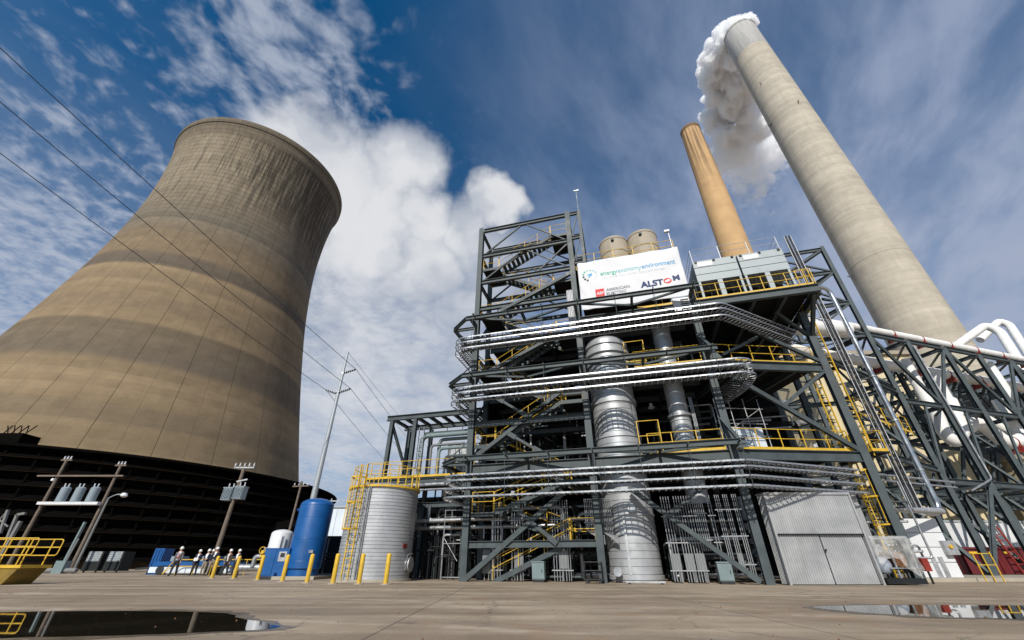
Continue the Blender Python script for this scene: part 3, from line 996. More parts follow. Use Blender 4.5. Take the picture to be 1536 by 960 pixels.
# storey girders, left bay pair and right
for z in (5.5, 10.5):
    beam(F(.4, .02, z), F(7.1, .02, z), .46, .25, 'girder')
    beam(F(7.5, .02, z), F(14.2, .02, z), .50, .25, 'girder')
    beam(G(.25, 0, z), G(GL-.22, 0, z), .52, .26, 'girder')
beam(F(7.5, .02, 14.5), F(14.2, .02, 14.5), .5, .25, 'girder')
beam(F(.4, .02, 13.6), F(7.1, .02, 13.6), .3, .22)
# outrigger trusses carrying the trays
for z in (5.82, 10.88, 15.08):
    beam(F(-.1, -1.35, z), F(14.75, -1.35, z), .27, .22, 'outrigger_beam')
    for a, b in (((.2, -.1), (.2, -1.25)), ((7.3, -.1), (7.3, -1.25)), ((14.4, -.1), (14.4, -1.25))):
        beam(F(*a, z), F(*b, z), .24, .18)
    for u0, u1 in ((.2, 7.3), (7.3, 14.4)):
        um = (u0+u1)/2
        beam(F(um, -.1, z), F(um, -1.25, z), .2, .15)
        brace(F(u0+.15, -1.25, z-.02), F(um-.1, -.15, z-.02), .13)
        brace(F(um+.1, -.15, z-.02), F(u1-.15, -1.25, z-.02), .13)
    # wing round the left corner
    beam(F(-.1, -1.35, z), F(-1.45, -.15, z), .22, .18, 'outrigger_beam')
    beam(F(-1.45, -.15, z-.003), F(-1.45, 7, z-.003), .22, .18, 'outrigger_beam')
    for v in (0., 2.5, 7.):
        beam(F(-1.35, v, z), F(0, v, z), .2, .16)
        angle(F(-1.35, v, z-.1), F(.05, v, z-1.5), .10)
    angle(F(-1.45, -.15, z), F(0.02, .0, z+1.3), .07)
# bracing read on the front plane
BR = [((735, 557), (820, 511), .22), ((772, 640), (841, 588), .24), ((747, 598), (789, 623), .16), ((717, 683), (829, 597), .24), ((764, 651), (811, 678), .16),
      ((696, 871), (845, 739), .27), ((773, 762), (835, 815), .2), ((752, 467), (858, 409), .24),
      ((944, 732), (1139, 872), .24), ((1007, 770), (1056, 729), .15)]
for a, b, s in BR:
    brace(FP(*a, .0), FP(*b, .0), s)
    for p, q in ((FP(*a, .0), FP(*b, .0)), (FP(*b, .0), FP(*a, .0))):
        dd = (q-p).normalized()
        part(ST, 'gusset_plate', MB().obox(p+dd*.22-EV*(s*.5+.015), dd*.26, dd.cross(EV)*.13, EV*.012), 'steel')
for zb, zt in ((21.7, 24.2), (19.1, 21.5)):
    brace(F(.45, .02, zb), F(3.6, .02, zt), .11)
    brace(F(3.9, .02, zt), F(7.1, .02, zb), .09)
    brace(F(.45, 2.5, zb), F(3.6, 2.5, zt), .11)
    brace(F(3.9, 2.5, zt), F(7.1, 2.5, zb), .09)
    for u in (.2, 7.3):
        brace(F(u, .2, zb), F(u, 2.4, zt), .14)
brace(F(4.6, .06, 19.1), F(7.1, .06, 21.4), .11)
for zb, zt in ((16.7, 18.9),):
    brace(F(.45, 2.5, zb), F(3.6, 2.5, zt), .11)
    brace(F(3.9, 2.5, zt), F(7.1, 2.5, zb), .09)
for zb, zt in ((5.9, 8.0), (8.3, 10.3), (10.8, 13.5), (13.8, 16.5)):
    for u in (.2, 7.3):
        brace(F(u, .2, zb), F(u, 2.4, zt), .13)
for zb, zt in ((19.5, 21.7), (21.9, 24.2)):
    brace(F(7.45, 0, zb), F(8.1, 0, zt), .08)
    brace(F(8.2, .2, zt), F(8.2, 2.3, zb), .08)
# right bay bracing (own plane)
def GP(px, py, w_=0.):
    d = ray(px, py); o = GA+GN*w_
    det = d.x*(-GD.y)+GD.x*d.y
    t = (o.x*(-GD.y)+GD.x*o.y)/det
    return V((0, 0, CAM_H))+d*t
for a, b, s in [((1101, 566), (1288, 675), .24), ((1176, 608), (1237, 556), .2), ((1125, 495), (1232, 543), .2), ((1084, 532), (1136, 506), .17)]:
    brace(GP(*a), GP(*b), s)
# knee plates where braces land on column three
for z in (5.9, 10.9):
    part(ST, 'gusset_plate', MB().prism([F(14.55, -.06, z-.1), F(15.2, -.06, z-.1), F(14.55, -.06, z+1.0)], EV*.03), 'steel')
    brace(F(14.2, -.25, z+1.4), F(14.55, -1.2, z), .18)
# top platform to the right, reaching out over the bay below
beam(F(14.62, -.05, 14.52), F(21.35, -.05, 14.52), .50, .26, 'girder')
beam(F(21.35, .12, 14.52), F(21.35, 11.6, 14.52), .50, .26, 'girder')
for u in (16.2, 17.9, 19.6):
    beam(F(u, .1, 14.45), F(u, 11.4, 14.45), .36, .2)
brace(G(GL, -.1, 12.6), F(21.0, .1, 14.25), .2)
brace(G(GL-.1, 0, 12.6), G(GL-1.7, 0, 14.3), .18)
# decks
def deck(poly, z, th=.07, name='deck', mat='deck'):
    return part(ST, name, MB().prism([V((p.x, p.y, z)) for p in poly], (0, 0, th)), mat)
B2 = G(GL, .15, 0); B3 = G(GL, 11, 0)
for z in (5.74, 10.74):
    deck([F(.3, 2.65, 0), F(7.35, 2.65, 0), F(7.35, .17, 0), F(14.42, .17, 0), G(.3, .2, 0), B2, B3, F(14, 12, 0), F(.3, 12, 0)], z)
deck([F(.3, 2.65, 0), F(7.35, 2.65, 0), F(7.35, .17, 0), F(21.2, .12, 0), F(21.2, 12, 0), F(.3, 12, 0)], 14.76)
deck([F(7.4, .1, 0), F(14.4, .1, 0), F(14.4, 8, 0), F(7.4, 8, 0)], 18.95)
# floor beams under the decks (seen from below)
for z in (5.5, 10.5, 14.45):
    for v in (2.6, 5, 7.2, 9.4):
        beam(F(.4, v, z), F(14.2, v, z), .36, .18)
    for u in (2.6, 5., 9.6, 12.):
        beam(F(u, 2.8, z-.02), F(u, 11.4, z-.02), .28, .16)
    if z < 14:
        for s in (1.8, 3.6, 5.4):
            beam(G(s, .3, z), G(s, 10.5, z), .34, .18)
# corrugated sheet added behind the structure to keep its interior dark
def corrugated(parent, name, o, ax, L, az, H, depth, nrm, pitch=.25, mat='shade_cladding'):
    m = MB(); n = int(L/pitch)
    vs = []
    for i in range(n*4+1):
        k = i % 4
        d = depth if k in (1, 2) else 0
        x = (i//4)*pitch+(0, .15, .5, .65)[k]*pitch if i < n*4 else n*pitch
        vs.append(o+ax*x+nrm*d)
    a = len(m.v)
    m.v += vs+[p+az*H for p in vs]
    c = len(vs)
    m.f += [(i, i+1, c+i+1, c+i) for i in range(c-1)]
    return part(parent, name, m, mat)
corrugated(ST, 'rear_dark_sheet', F(-.2, 11.9, .1), EU, 21.6, EZ, 14.3, .05, -EV, .4)
corrugated(ST, 'side_cladding', F(.1, 3.2, 5.9), EV, 8.6, EZ, 8.5, .05, EU, .4)
# handrails on the storeys
for z in (5.81, 10.81):
    handrail(ST, [F(10.4, .2, z), F(14.15, .2, z)])
    handrail(ST, [G(.35, .12, z), G(GL-.35, .12, z), G(GL-.35, 1.4, z)])
    # gated ladder hoop at the walkway end
    handrail(ST, [F(9.95, 1.3, z+.02), F(9.95, .1, z+.02), F(11.1, .1, z+.02), F(11.1, .7, z+.02)], h=1.75, toe=False, sp=1.2)
    part(ST, 'kick_plate', MB().box(F(10.5, .03, z+.34), 1.15, .02, .18, FROT), 'yellow')
handrail(ST, [F(14.75, .02, 14.85), F(21.2, .02, 14.85), F(21.2, 2.2, 14.85)])
handrail(ST, [F(7.55, .12, 19.02), F(14.3, .12, 19.02), F(14.3, 6, 19.02)], toe=False)
handrail(ST, [F(11.2, .05, 14.85), F(14.3, .05, 14.85)])

# ------------------------------------------------------------------ stairs
LV = [('R', 22.6), ('L', 20.4), ('R', 18.2), ('L', 16.0), ('R', 13.8), ('L', 11.5), ('R', 9.2), ('L', 6.9), ('R', 4.7), ('L', 3.2), ('R', 1.75), ('L', 0.0)]
TREAD = MB().box((0, 0, 0), .25, .86, .04).mesh('tread', 'steel')
def stairs():
    lane = (.68, 1.78)
    for i, (s, z) in enumerate(LV):
        if z > 0:
            u0, u1 = (.35, 1.7) if s == 'L' else (5.8, 7.15)
            part(ST, 'landing', MB().prism([F(u0, .18, z-.06), F(u1, .18, z-.06), F(u1, 2.32, z-.06), F(u0, 2.32, z-.06)], (0, 0, .06)), 'deck')
            for v in (.2, 2.3):
                part(ST, 'landing_edge', MB().bar(F(u0, v-.04 if v < 1 else v+.04, z-.1), F(u1, v-.04 if v < 1 else v+.04, z-.1), .06, .22), 'steel')
            ue = u0+.05 if s == 'L' else u1-.05
            ui = u1-.05 if s == 'L' else u0+.05
            handrail(ST, [F(ui, .22, z), F(ue, .22, z), F(ue, 2.26, z), F(ui, 2.26, z)], sp=1.1, toe=False, r=.018)
        if i+1 < len(LV):
            s2, z2 = LV[i+1]
            v = lane[i % 2]
            ua, ub = (5.8, 1.7) if s == 'R' else (1.7, 5.8)
            if z-z2 < 1.9:
                ua, ub = (5.8, 5.8-2.7) if s == 'R' else (1.7, 1.7+4.1)
                if s == 'R': ub = 1.7
            a, b = F(ua, v, z-.05), F(ub, v, z2-.05)
            m = MB()
            for dv in (-.46, .46):
                m.bar(a+EV*dv, b+EV*dv, .05, .24)
            fl = part(ST, 'stair_flight', m, 'steel', origin=a)
            n = 12
            for k in range(1, n):
                inst(fl, 'tread', TREAD, a.lerp(b, k/n)+EZ*.04, FROT)
            for dv in (-.46, .46):
                handrail(fl, [a+EV*dv+EZ*.1, b+EV*dv+EZ*.1], merge=True, sp=1.3, h=1.0)
stairs()
# antenna and lamp on the tower head
part(ST, 'mast', MB().tube([F(8.2, .05, 24.4), F(8.2, .05, 27.0)], .035, 6).bar(F(8.0, .05, 26.9), F(8.4, .05, 26.9), .05, .05), 'galv')
# ------------------------------------------------------------------ cable trays
def offset_path(pts, d):
    out = []
    n = len(pts)
    for i, p in enumerate(pts):
        t = (pts[min(i+1, n-1)]-pts[max(i-1, 0)]); t.z = 0; t.normalize()
        out.append(p+V((t.y, -t.x, 0))*d)
    return out
def ribbon(m, pts, h, w):
    """upright flat bar following a path"""
    n = len(pts)
    o = len(m.v)
    for i, p in enumerate(pts):
        t = (pts[min(i+1, n-1)]-pts[max(i-1, 0)]); t.z = 0; t.normalize()
        x = V((t.y, -t.x, 0))*w/2
        m.v += [p-x-EZ*h/2, p+x-EZ*h/2, p+x+EZ*h/2, p-x+EZ*h/2]
    for i in range(n-1):
        for k in range(4):
            k2 = (k+1) % 4
            m.f.append((o+i*4+k, o+i*4+k2, o+i*4+4+k2, o+i*4+4+k))
    m.f += [(o, o+1, o+2, o+3), (o+4*n-1, o+4*n-2, o+4*n-3, o+4*n-4)]
def resample(pts, step):
    out = [pts[0].copy()]; acc = 0.
    for a, b in zip(pts, pts[1:]):
        L = (b-a).length; s = step-acc
        while s <= L:
            out.append(a.lerp(b, s/L)); s += step
        acc = (acc+L) % step
    return out
def cable_tray(label, z, right, w=.52, v0=-1.65, mat='galv', group=None, cables=True):
    pts = [F(-.95, 9, z), F(-.95, -.2, z), F(-.35, v0, z)] if False else [F(-.55, 9, z), F(-.55, v0, z)]
    rt = [V((p.x, p.y, z)) for p in right]
    path = arc_path(pts+rt[:1], .85, 10)[:-1]+arc_path([F(8, v0, z)]+rt, .85 if len(rt) > 2 else .25, 8)
    t = thing('cable_tray', label, 'cable tray', path[0], group)
    for d in (-w/2, w/2):
        m = MB(); ribbon(m, offset_path(path, d), .075 if d > 0 else .045, .035)
        part(t, 'side_rail', m, mat if d > 0 else 'steel', smooth=False)  # inner rail coloured darker to stand in for the outer rail's shade
    rs = resample(path, .30)
    m = MB()
    for p, q in zip(rs, rs[1:]):
        tt = (q-p); tt.z = 0; tt.normalize()
        x = V((tt.y, -tt.x, 0))*w/2
        m.bar(p-x-EZ*.05, p+x-EZ*.05, .05, .025)
    part(t, 'rungs', m, 'galv_dull', kind='stuff')
    if cables:
        rnd = random.Random(int(z*100))
        for k in range(2):
            d = -w*.30+k*w*.2
            op = [p+EZ*(-.02+rnd.uniform(-.008, .008)) for p in offset_path(path, d)]
            part(t, 'cable', MB().tube(op, .03, 5), 'black')
    return t
TEND = V((17.7, 22.1, 0))
R1 = [F(15.4, -1.65, 0), TEND]
R3 = [F(14.4, -1.65, 0), V((17.6, 21.6, 0))]
R2 = [F(16.0, -1.65, 0), F(16.0, .6, 0), F(15.2, 3, 0)]
for i, (z, nm) in enumerate(((13.32, 'topmost'), (12.98, 'middle'), (12.54, 'lowest'))):
    cable_tray('%s galvanised cable tray of the upper stack just below the banner' % nm, z, R1, group='cable trays on the facade')
for i, (z, nm) in enumerate(((9.88, 'topmost'), (9.56, 'middle'), (9.12, 'lowest'))):
    cable_tray('%s galvanised cable tray of the mid-height stack with rounded end' % nm, z, R2, group='cable trays on the facade')
for i, (z, nm) in enumerate(((4.86, 'topmost'), (4.60, 'second from top'), (4.19, 'third from top'), (3.78, 'lowest'))):
    cable_tray('%s galvanised cable tray of the four-tray stack above the ground floor' % nm, z, R3, group='cable trays on the facade')
# hanger rods between outrigger and trays
rod_i = 0
for zt, zb in ((15.0, 12.46), (10.8, 9.04), (5.75, 3.7)):
    for k in range(7):
        u = .6+2.3*k
        if u > 14.6: continue
        for v in (-1.37, -1.93):
            part(ST, 'hanger_rod', MB().tube([F(u, v, zb), F(u, v, zt)], .014, 5), 'steel')
        part(ST, 'hanger_bracket', MB().bar(F(u, -1.2, zt), F(u, -2.0, zt), .06, .06), 'steel')
        part(ST, 'hanger_bracket', MB().bar(F(u, -1.34, zb), F(u, -1.96, zb), .05, .05), 'steel')

# ------------------------------------------------------------------ silver absorber column and duct
def banded_vessel(name, label, cat, c, r, z0, z1, dome=.35, step=.45, mat='clad_metal', bands=(), base=True):
    t = thing(name, label, cat, V((c.x, c.y, z0)))
    prof = [(0.01, z0), (r, z0)]
    z = z0
    while z < z1-.01:
        z = min(z+step, z1)
        prof += [(r, z-.035), (r-.03, z-.03), (r-.03, z-.005), (r, z)] if z < z1 else [(r, z)]
    prof += [(r*cos(a), z1+dome*sin(a)) for a in (.3, .6, .9, 1.2, 1.45)]+[(0.01, z1+dome)]
    part(t, 'shell', MB().lathe(V((c.x, c.y, 0)), prof, 48), mat, smooth=True)
    for zb, h, e in bands:
        part(t, 'band', MB().lathe(V((c.x, c.y, 0)), [(r, zb), (r+e, zb+.02), (r+e, zb+h-.02), (r, zb+h)], 48), mat, smooth=True)
    return t
vc = F(8.82, 1.75, 0)
vs_ = banded_vessel('absorber_vessel', 'wide silver jacketed vessel rising through the middle of the steel structure', 'vessel', vc, 1.3, 0.02, 13.2, .6, .33,
                    bands=((2.9, .12, .05), (6.95, .16, .05), (9.0, .3, .08), (11.6, .25, .09), (12.3, .3, .13), (12.9, .25, .09), (.1, .2, .06)))
m = MB()
for zz_ in (0.5, 0.5):
    pass
nv = (V((0, 0, 0))-V((vc.x, vc.y, 0))).normalized()
side = V((-nv.y, nv.x, 0))
part(vs_, 'seam_strip', MB().bar(vc+nv*1.31-side*.25+EZ*.3, vc+nv*1.31-side*.25+EZ*2.9, .12, .03, nv), 'clad_metal')
part(vs_, 'nozzle', MB().tube([vc+nv*1.2+side*.2+EZ*3.2, vc+nv*1.55+side*.2+EZ*3.2], .11, 12).tube([vc+nv*1.5+side*.2+EZ*3.2, vc+nv*1.56+side*.2+EZ*3.2], .19, 12), 'galv', smooth=True)
part(vs_, 'nozzle', MB().tube([vc+nv*1.2-side*.85+EZ*.45, vc+nv*1.5-side*.85+EZ*.45], .13, 12).tube([vc+nv*1.45-side*.85+EZ*.45, vc+nv*1.52-side*.85+EZ*.45], .2, 12), 'galv', smooth=True)
# standing seams spiralling the upper dome are the cladding's own rings; the narrow duct beside it:
dc = F(12.55, 2.2, 0)
t = thing('gas_duct', 'narrow shiny steel duct standing right of the wide silver vessel', 'duct', V((dc.x, dc.y, 3.5)))
prof = []
for i, z in enumerate([3.5+.9*k for k in range(13)]):
    prof += [(.56, z), (.56, z+.84), (.60, z+.85), (.60, z+.89)]
part(t, 'pipe', MB().lathe(V((dc.x, dc.y, 0)), prof, 32), 'clad_metal', smooth=True)
for z in (8.2, 11.4, 12.2, 6.0):
    part(t, 'flange', MB().lathe(V((dc.x, dc.y, 0)), [(.56, z), (.70, z), (.70, z+.14), (.56, z+.14)], 32), 'galv', smooth=True)
for k in range(3):
    part(t, 'trace_pipe', MB().tube([dc+EU*(.68+.07*k)-EV*.3+EZ*5.85, dc+EU*(.68+.07*k)-EV*.3+EZ*9.3], .025, 6), 'conduit')

# other vessels and boxes in the depth of the structure
def inner_vessel(label, u, v, r, z0, z1, mat='shade_dark_steel'):
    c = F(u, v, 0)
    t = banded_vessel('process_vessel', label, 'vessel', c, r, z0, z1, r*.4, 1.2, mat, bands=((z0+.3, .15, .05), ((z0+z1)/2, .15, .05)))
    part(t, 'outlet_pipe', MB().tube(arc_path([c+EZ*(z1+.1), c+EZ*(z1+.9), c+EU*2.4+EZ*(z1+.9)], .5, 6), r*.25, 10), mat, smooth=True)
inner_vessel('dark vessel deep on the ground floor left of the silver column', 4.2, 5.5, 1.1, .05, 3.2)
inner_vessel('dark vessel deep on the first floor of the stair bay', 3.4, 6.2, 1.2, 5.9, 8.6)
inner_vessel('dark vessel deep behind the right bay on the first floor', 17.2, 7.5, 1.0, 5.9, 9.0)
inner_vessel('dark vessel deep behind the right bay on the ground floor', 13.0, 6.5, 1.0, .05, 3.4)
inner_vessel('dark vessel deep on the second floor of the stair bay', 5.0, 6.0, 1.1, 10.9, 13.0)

# process piping, one network per storey
def piping(label, runs):
    t = thing('process_piping', label, 'piping', runs[0][0][0])
    for pts, r, mat in runs:
        p = part(t, 'pipe', MB().tube(arc_path(pts, r*3.0, 5), r, 10), mat, smooth=True)
    return t
rnd = random.Random(21)
def runs_for(u0, u1, v0, v1, z0, z1, n, mats):
    out = []
    for i in range(n):
        u = rnd.uniform(u0, u1); v = rnd.uniform(v0, v1); z = rnd.uniform(z0, z1)
        L = rnd.uniform(1.5, 4.5)
        r = rnd.choice((.05, .06, .08, .11))
        pts = [F(u, v, z0-.05)]
        pts = [F(u, v, z0), F(u, v, z), F(min(u+L, u1+1), v, z)]
        if rnd.random() < .5:
            pts.append(F(min(u+L, u1+1), v, rnd.uniform(z0, z1)))
        out.append((pts, r, rnd.choice(mats)))
    return out
piping('tangle of small pipes on the ground floor behind the stair', runs_for(.8, 6.0, 2.9, 6.5, .1, 4.6, 22, ['galv_dull', 'shade_dark_steel', 'black', 'shade_dark_steel']))
piping('tangle of small pipes on the ground floor right of the silver vessel', runs_for(10.3, 14.0, 2.6, 6, .1, 4.4, 18, ['galv_dull', 'shade_dark_steel', 'black', 'shade_dark_steel']))
piping('small pipes on the first floor behind the stair bay', runs_for(.8, 6.0, 3.2, 6.5, 5.9, 9.6, 10, ['shade_dark_steel', 'shade_dark_steel', 'galv_dull']))
piping('small pipes on the first floor of the right bay', runs_for(13.5, 19.0, 4.0, 7, 5.9, 9.6, 10, ['shade_dark_steel', 'galv_dull', 'shade_dark_steel']))
piping('small pipes on the second floor of the right bay', runs_for(12.5, 19.0, 4.0, 7, 10.9, 13.8, 7, ['shade_dark_steel', 'shade_dark_steel', 'galv_dull']))
piping('pipes crowding the lower right corner behind the corrugated shed', runs_for(17.5, 21.5, 3.2, 6.5, .1, 4.6, 18, ['galv_dull', 'shade_dark_steel', 'galv', 'steel']))
piping('thin vertical pipes and drains crowding the ground floor left of the silver vessel', runs_for(.6, 6.6, 1.2, 2.8, .1, 3.6, 24, ['shade_dark_steel', 'shade_dark_steel', 'steel', 'black', 'galv_dull']))
piping('thin pipes crowding the ground floor between silver vessel and shed', runs_for(10.4, 13.8, 1.2, 2.6, .1, 3.6, 18, ['shade_dark_steel', 'shade_dark_steel', 'steel', 'galv_dull']))
piping('small pipes under the first floor of the stair bay', runs_for(.6, 6.6, 2.7, 4.5, 5.9, 9.8, 14, ['galv_dull', 'shade_dark_steel', 'steel']))
piping('small pipes under the top deck of the middle bay', runs_for(9.9, 13.8, 3.0, 6, 10.9, 14.0, 14, ['galv_dull', 'shade_dark_steel', 'steel']))
piping('small pipes on the first floor of the middle bay', runs_for(10.2, 13.8, 3.0, 6, 5.9, 9.6, 14, ['galv_dull', 'shade_dark_steel', 'steel', 'galv']))
# pair of bright horizontal headers crossing the ground floor
piping('pair of silver header pipes crossing the ground floor beside the silver tank', [
    ([F(-3.0, 1.8, 3.9), F(-3.0, 1.8, 3.05), F(4.4, 1.8, 3.0)], .10, 'galv'),
    ([F(-4.2, 1.9, 2.62), F(4.8, 1.9, 2.62)], .12, 'galv'),
    ([F(.6, 1.8, 2.0), F(.6, 1.8, 2.62)], .05, 'galv'), ([F(1.1, 1.8, 1.9), F(1.1, 1.8, 2.62)], .06, 'galv'), ([F(1.7, 1.8, 1.9), F(1.7, 1.8, 2.62)], .06, 'galv')])

# conduit drops with their junction boxes
def conduits(label, us, v, z0, z1, box=None):
    t = thing('conduit_bundle', label, 'conduits', F(us[0], v, z0), 'conduit drops along the ground floor')
    for u in us:
        part(t, 'conduit', MB().tube([F(u, v, z0), F(u, v, z1)], .019, 6), 'conduit', smooth=True)
    z = z0+.45
    while z < z1:
        part(t, 'strut', MB().bar(F(us[0]-.12, v+.03, z), F(us[-1]+.12, v+.03, z), .04, .04), 'galv_dull')
        z += 1.15
    if box:
        u0, u1, zb, zt, mt = box
        c = F((u0+u1)/2, v+.14, (zb+zt)/2)
        bx = part(t, 'junction_box', MB().box(c, u1-u0, .22, zt-zb, FROT), mt)
        part(bx, 'door', MB().box(c-EV*.125, (u1-u0)*.9, .03, (zt-zb)*.92, FROT), mt)
        for k in range(2):
            u = u0+(u1-u0)*(k+.5)/2
            part(bx, 'conduit_stub', MB().tube(arc_path([F(u, v+.1, zb), F(u, v+.1, z0+.0)], .1), .022, 6), 'conduit')
def us_of(pxs, v, py=800): 
    return [(FP(px, py, v)-F(0, v, 0)).dot(EU) for px in pxs]
cb = us_of([739, 743, 747, 751], .35)
conduits('bundle of four thin conduits nearest the left foot of the structure', cb, .35, .05, 3.72, (cb[0]-.55, cb[0]-.08, .35, 1.45, 'box_grey'))
cb = us_of([768, 772, 776, 780, 784], .35)
conduits('bundle of five conduits rising beside the grey-green cabinet', cb, .35, .05, 3.72, (cb[1], cb[4]-.02, .5, 1.3, 'box_grey'))
cb = us_of([829, 833, 837, 842], .35)
conduits('bundle of four conduits in front of the yellow stair landing', cb, .35, .05, 3.72, (cb[2], cb[3]+.25, .55, 1.35, 'box_grey'))
cb = us_of([846, 850, 853], .35)
conduits('bundle of three conduits right of the yellow stair landing', cb, .35, .05, 3.72)
for lab, px0, n in (('fan of conduits bending in towards column two, on its left', 877, 8), ('fan of conduits bending in towards column two, on its right', 899, 7)):
    cb = us_of([px0+2.6*k for k in range(n)], .3, 760)
    t = thing('conduit_bundle', lab, 'conduits', F(cb[0], .3, 1.7), 'conduit drops along the ground floor')
    for k, u in enumerate(cb):
        part(t, 'conduit', MB().tube(arc_path([F(u, .3, 3.72), F(u, .3, 1.75+.05*(n-k)), F(cb[-1]+.25, .3, 1.55+.055*(n-k))], .28, 6), .02, 6), 'conduit', smooth=True)
    part(t, 'strut', MB().bar(F(cb[0]-.1, .33, 2.6), F(cb[-1]+.1, .33, 2.6), .04, .04), 'galv_dull')
for lab, pxs, bx, zb in (
        ('first conduit bundle right of the wide silver vessel', [1000, 1004, 1008, 1012], 1, .05), ('second conduit bundle right of the wide silver vessel', [1020, 1024, 1028, 1032], 1, .05),
        ('third conduit bundle right of the wide silver vessel', [1036, 1040, 1044, 1048], 1, .05), ('dense conduit bundle halfway between the silver vessel and the shed', [1051, 1054, 1057, 1060, 1063], 0, 1.3),
        ('conduit bundle fourth from the corrugated shed', [1072, 1076], 0, .05), ('conduit bundle third from the corrugated shed', [1085, 1088, 1091], 0, .3),
        ('conduit bundle second from the corrugated shed', [1098, 1101, 1104], 1, .3), ('conduit bundle closest to the corrugated shed', [1112, 1115, 1118], 0, .3)):
    cb = us_of(pxs, .45, 800)
    conduits(lab, cb, .45, zb, 3.72, (cb[0]+.02, cb[-1]+.05, .5, 1.2, 'box_grey') if bx else None)

# small ground-floor cabinets
def cabinet(label, u, v, w_, h, mat='cabinet', d=.45):
    c = F(u, v, 0)
    t = thing('control_cabinet', label, 'cabinet', c)
    part(t, 'plinth', MB().box(c+EZ*.06, w_*.9, d*.9, .12, FROT), 'black')
    part(t, 'body', MB().box(c+EZ*(.12+h/2), w_, d, h, FROT), mat)
    part(t, 'door', MB().box(c-EV*(d/2+.012)+EZ*(.12+h*.42), w_*.92, .024, h*.74, FROT), mat)
    part(t, 'hood', MB().box(c-EV*.02+EZ*(.12+h+.02), w_*1.06, d*1.06, .05, FROT), mat)
    part(t, 'handle', MB().box(c-EV*(d/2+.04)+EU*w_*.32+EZ*(.12+h*.5), .03, .03, .14, FROT), 'black')
u = us_of([809], .2, 862)[0]
cabinet('short grey-green cabinet on the ground between conduit bundles under the stair', u, .15, .62, .72)
u = us_of([1088], .2, 862)[0]
cabinet('short grey-green cabinet on the ground left of the corrugated shed', u, .15, .6, .7)
# black handcart frame on the ground in front of column two
t = thing('hand_cart', 'low black tubular cart frame on the ground by the silver vessel', 'cart', F(6.9, -.5, 0))
m = MB()
for uu in (6.5, 7.3):
    for vv in (-.7, -.3):
        part(t, 'upright', MB().tube([F(uu, vv, .1), F(uu, vv, .85)], .025, 6), 'black')
part(t, 'frame', MB().tube([F(6.5, -.7, .85), F(7.3, -.7, .85), F(7.3, -.3, .85), F(6.5, -.3, .85)], .025, 6, closed=True).tube([F(6.5, -.7, .5), F(7.3, -.7, .5), F(7.3, -.3, .5), F(6.5, -.3, .5)], .025, 6, closed=True), 'black')
part(t, 'platform', MB().box(F(6.9, -.5, .16), .9, .5, .06, FROT), 'black')
for uu in (6.6, 7.2):
    for vv in (-.7, -.3):
        part(t, 'wheel', MB().tube([F(uu, vv-.03, .08), F(uu, vv+.03, .08)], .08, 12), 'black', smooth=True)
t = thing('pallet_rail', 'pale timber skid lying on the ground before the silver vessel', 'skid', F(9.3, -.9, 0))
part(t, 'rail', MB().box(F(9.2, -.9, .09), 1.7, .12, .07, FROT), 'galv_dull')
for uu in (8.5, 9.9):
    part(t, 'block', MB().box(F(uu, -.9, .03), .12, .12, .06, FROT), 'black')
# hanging lamp in the middle bay
lp = at(977, 612, 25.0)
t = thing('pendant_lamp', 'white bell-shaped lamp hanging on a cord beside the silver vessel', 'lamp', lp)
part(t, 'shade', MB().lathe(V((lp.x, lp.y, 0)), [(.05, lp.z+.32), (.10, lp.z+.28), (.12, lp.z+.12), (.22, lp.z), (.20, lp.z), (.10, lp.z+.12)], 20), 'lamp_glass', smooth=True)
part(t, 'cord', MB().tube([lp+EZ*.3, V((lp.x, lp.y, 10.4))], .015, 5), 'black')

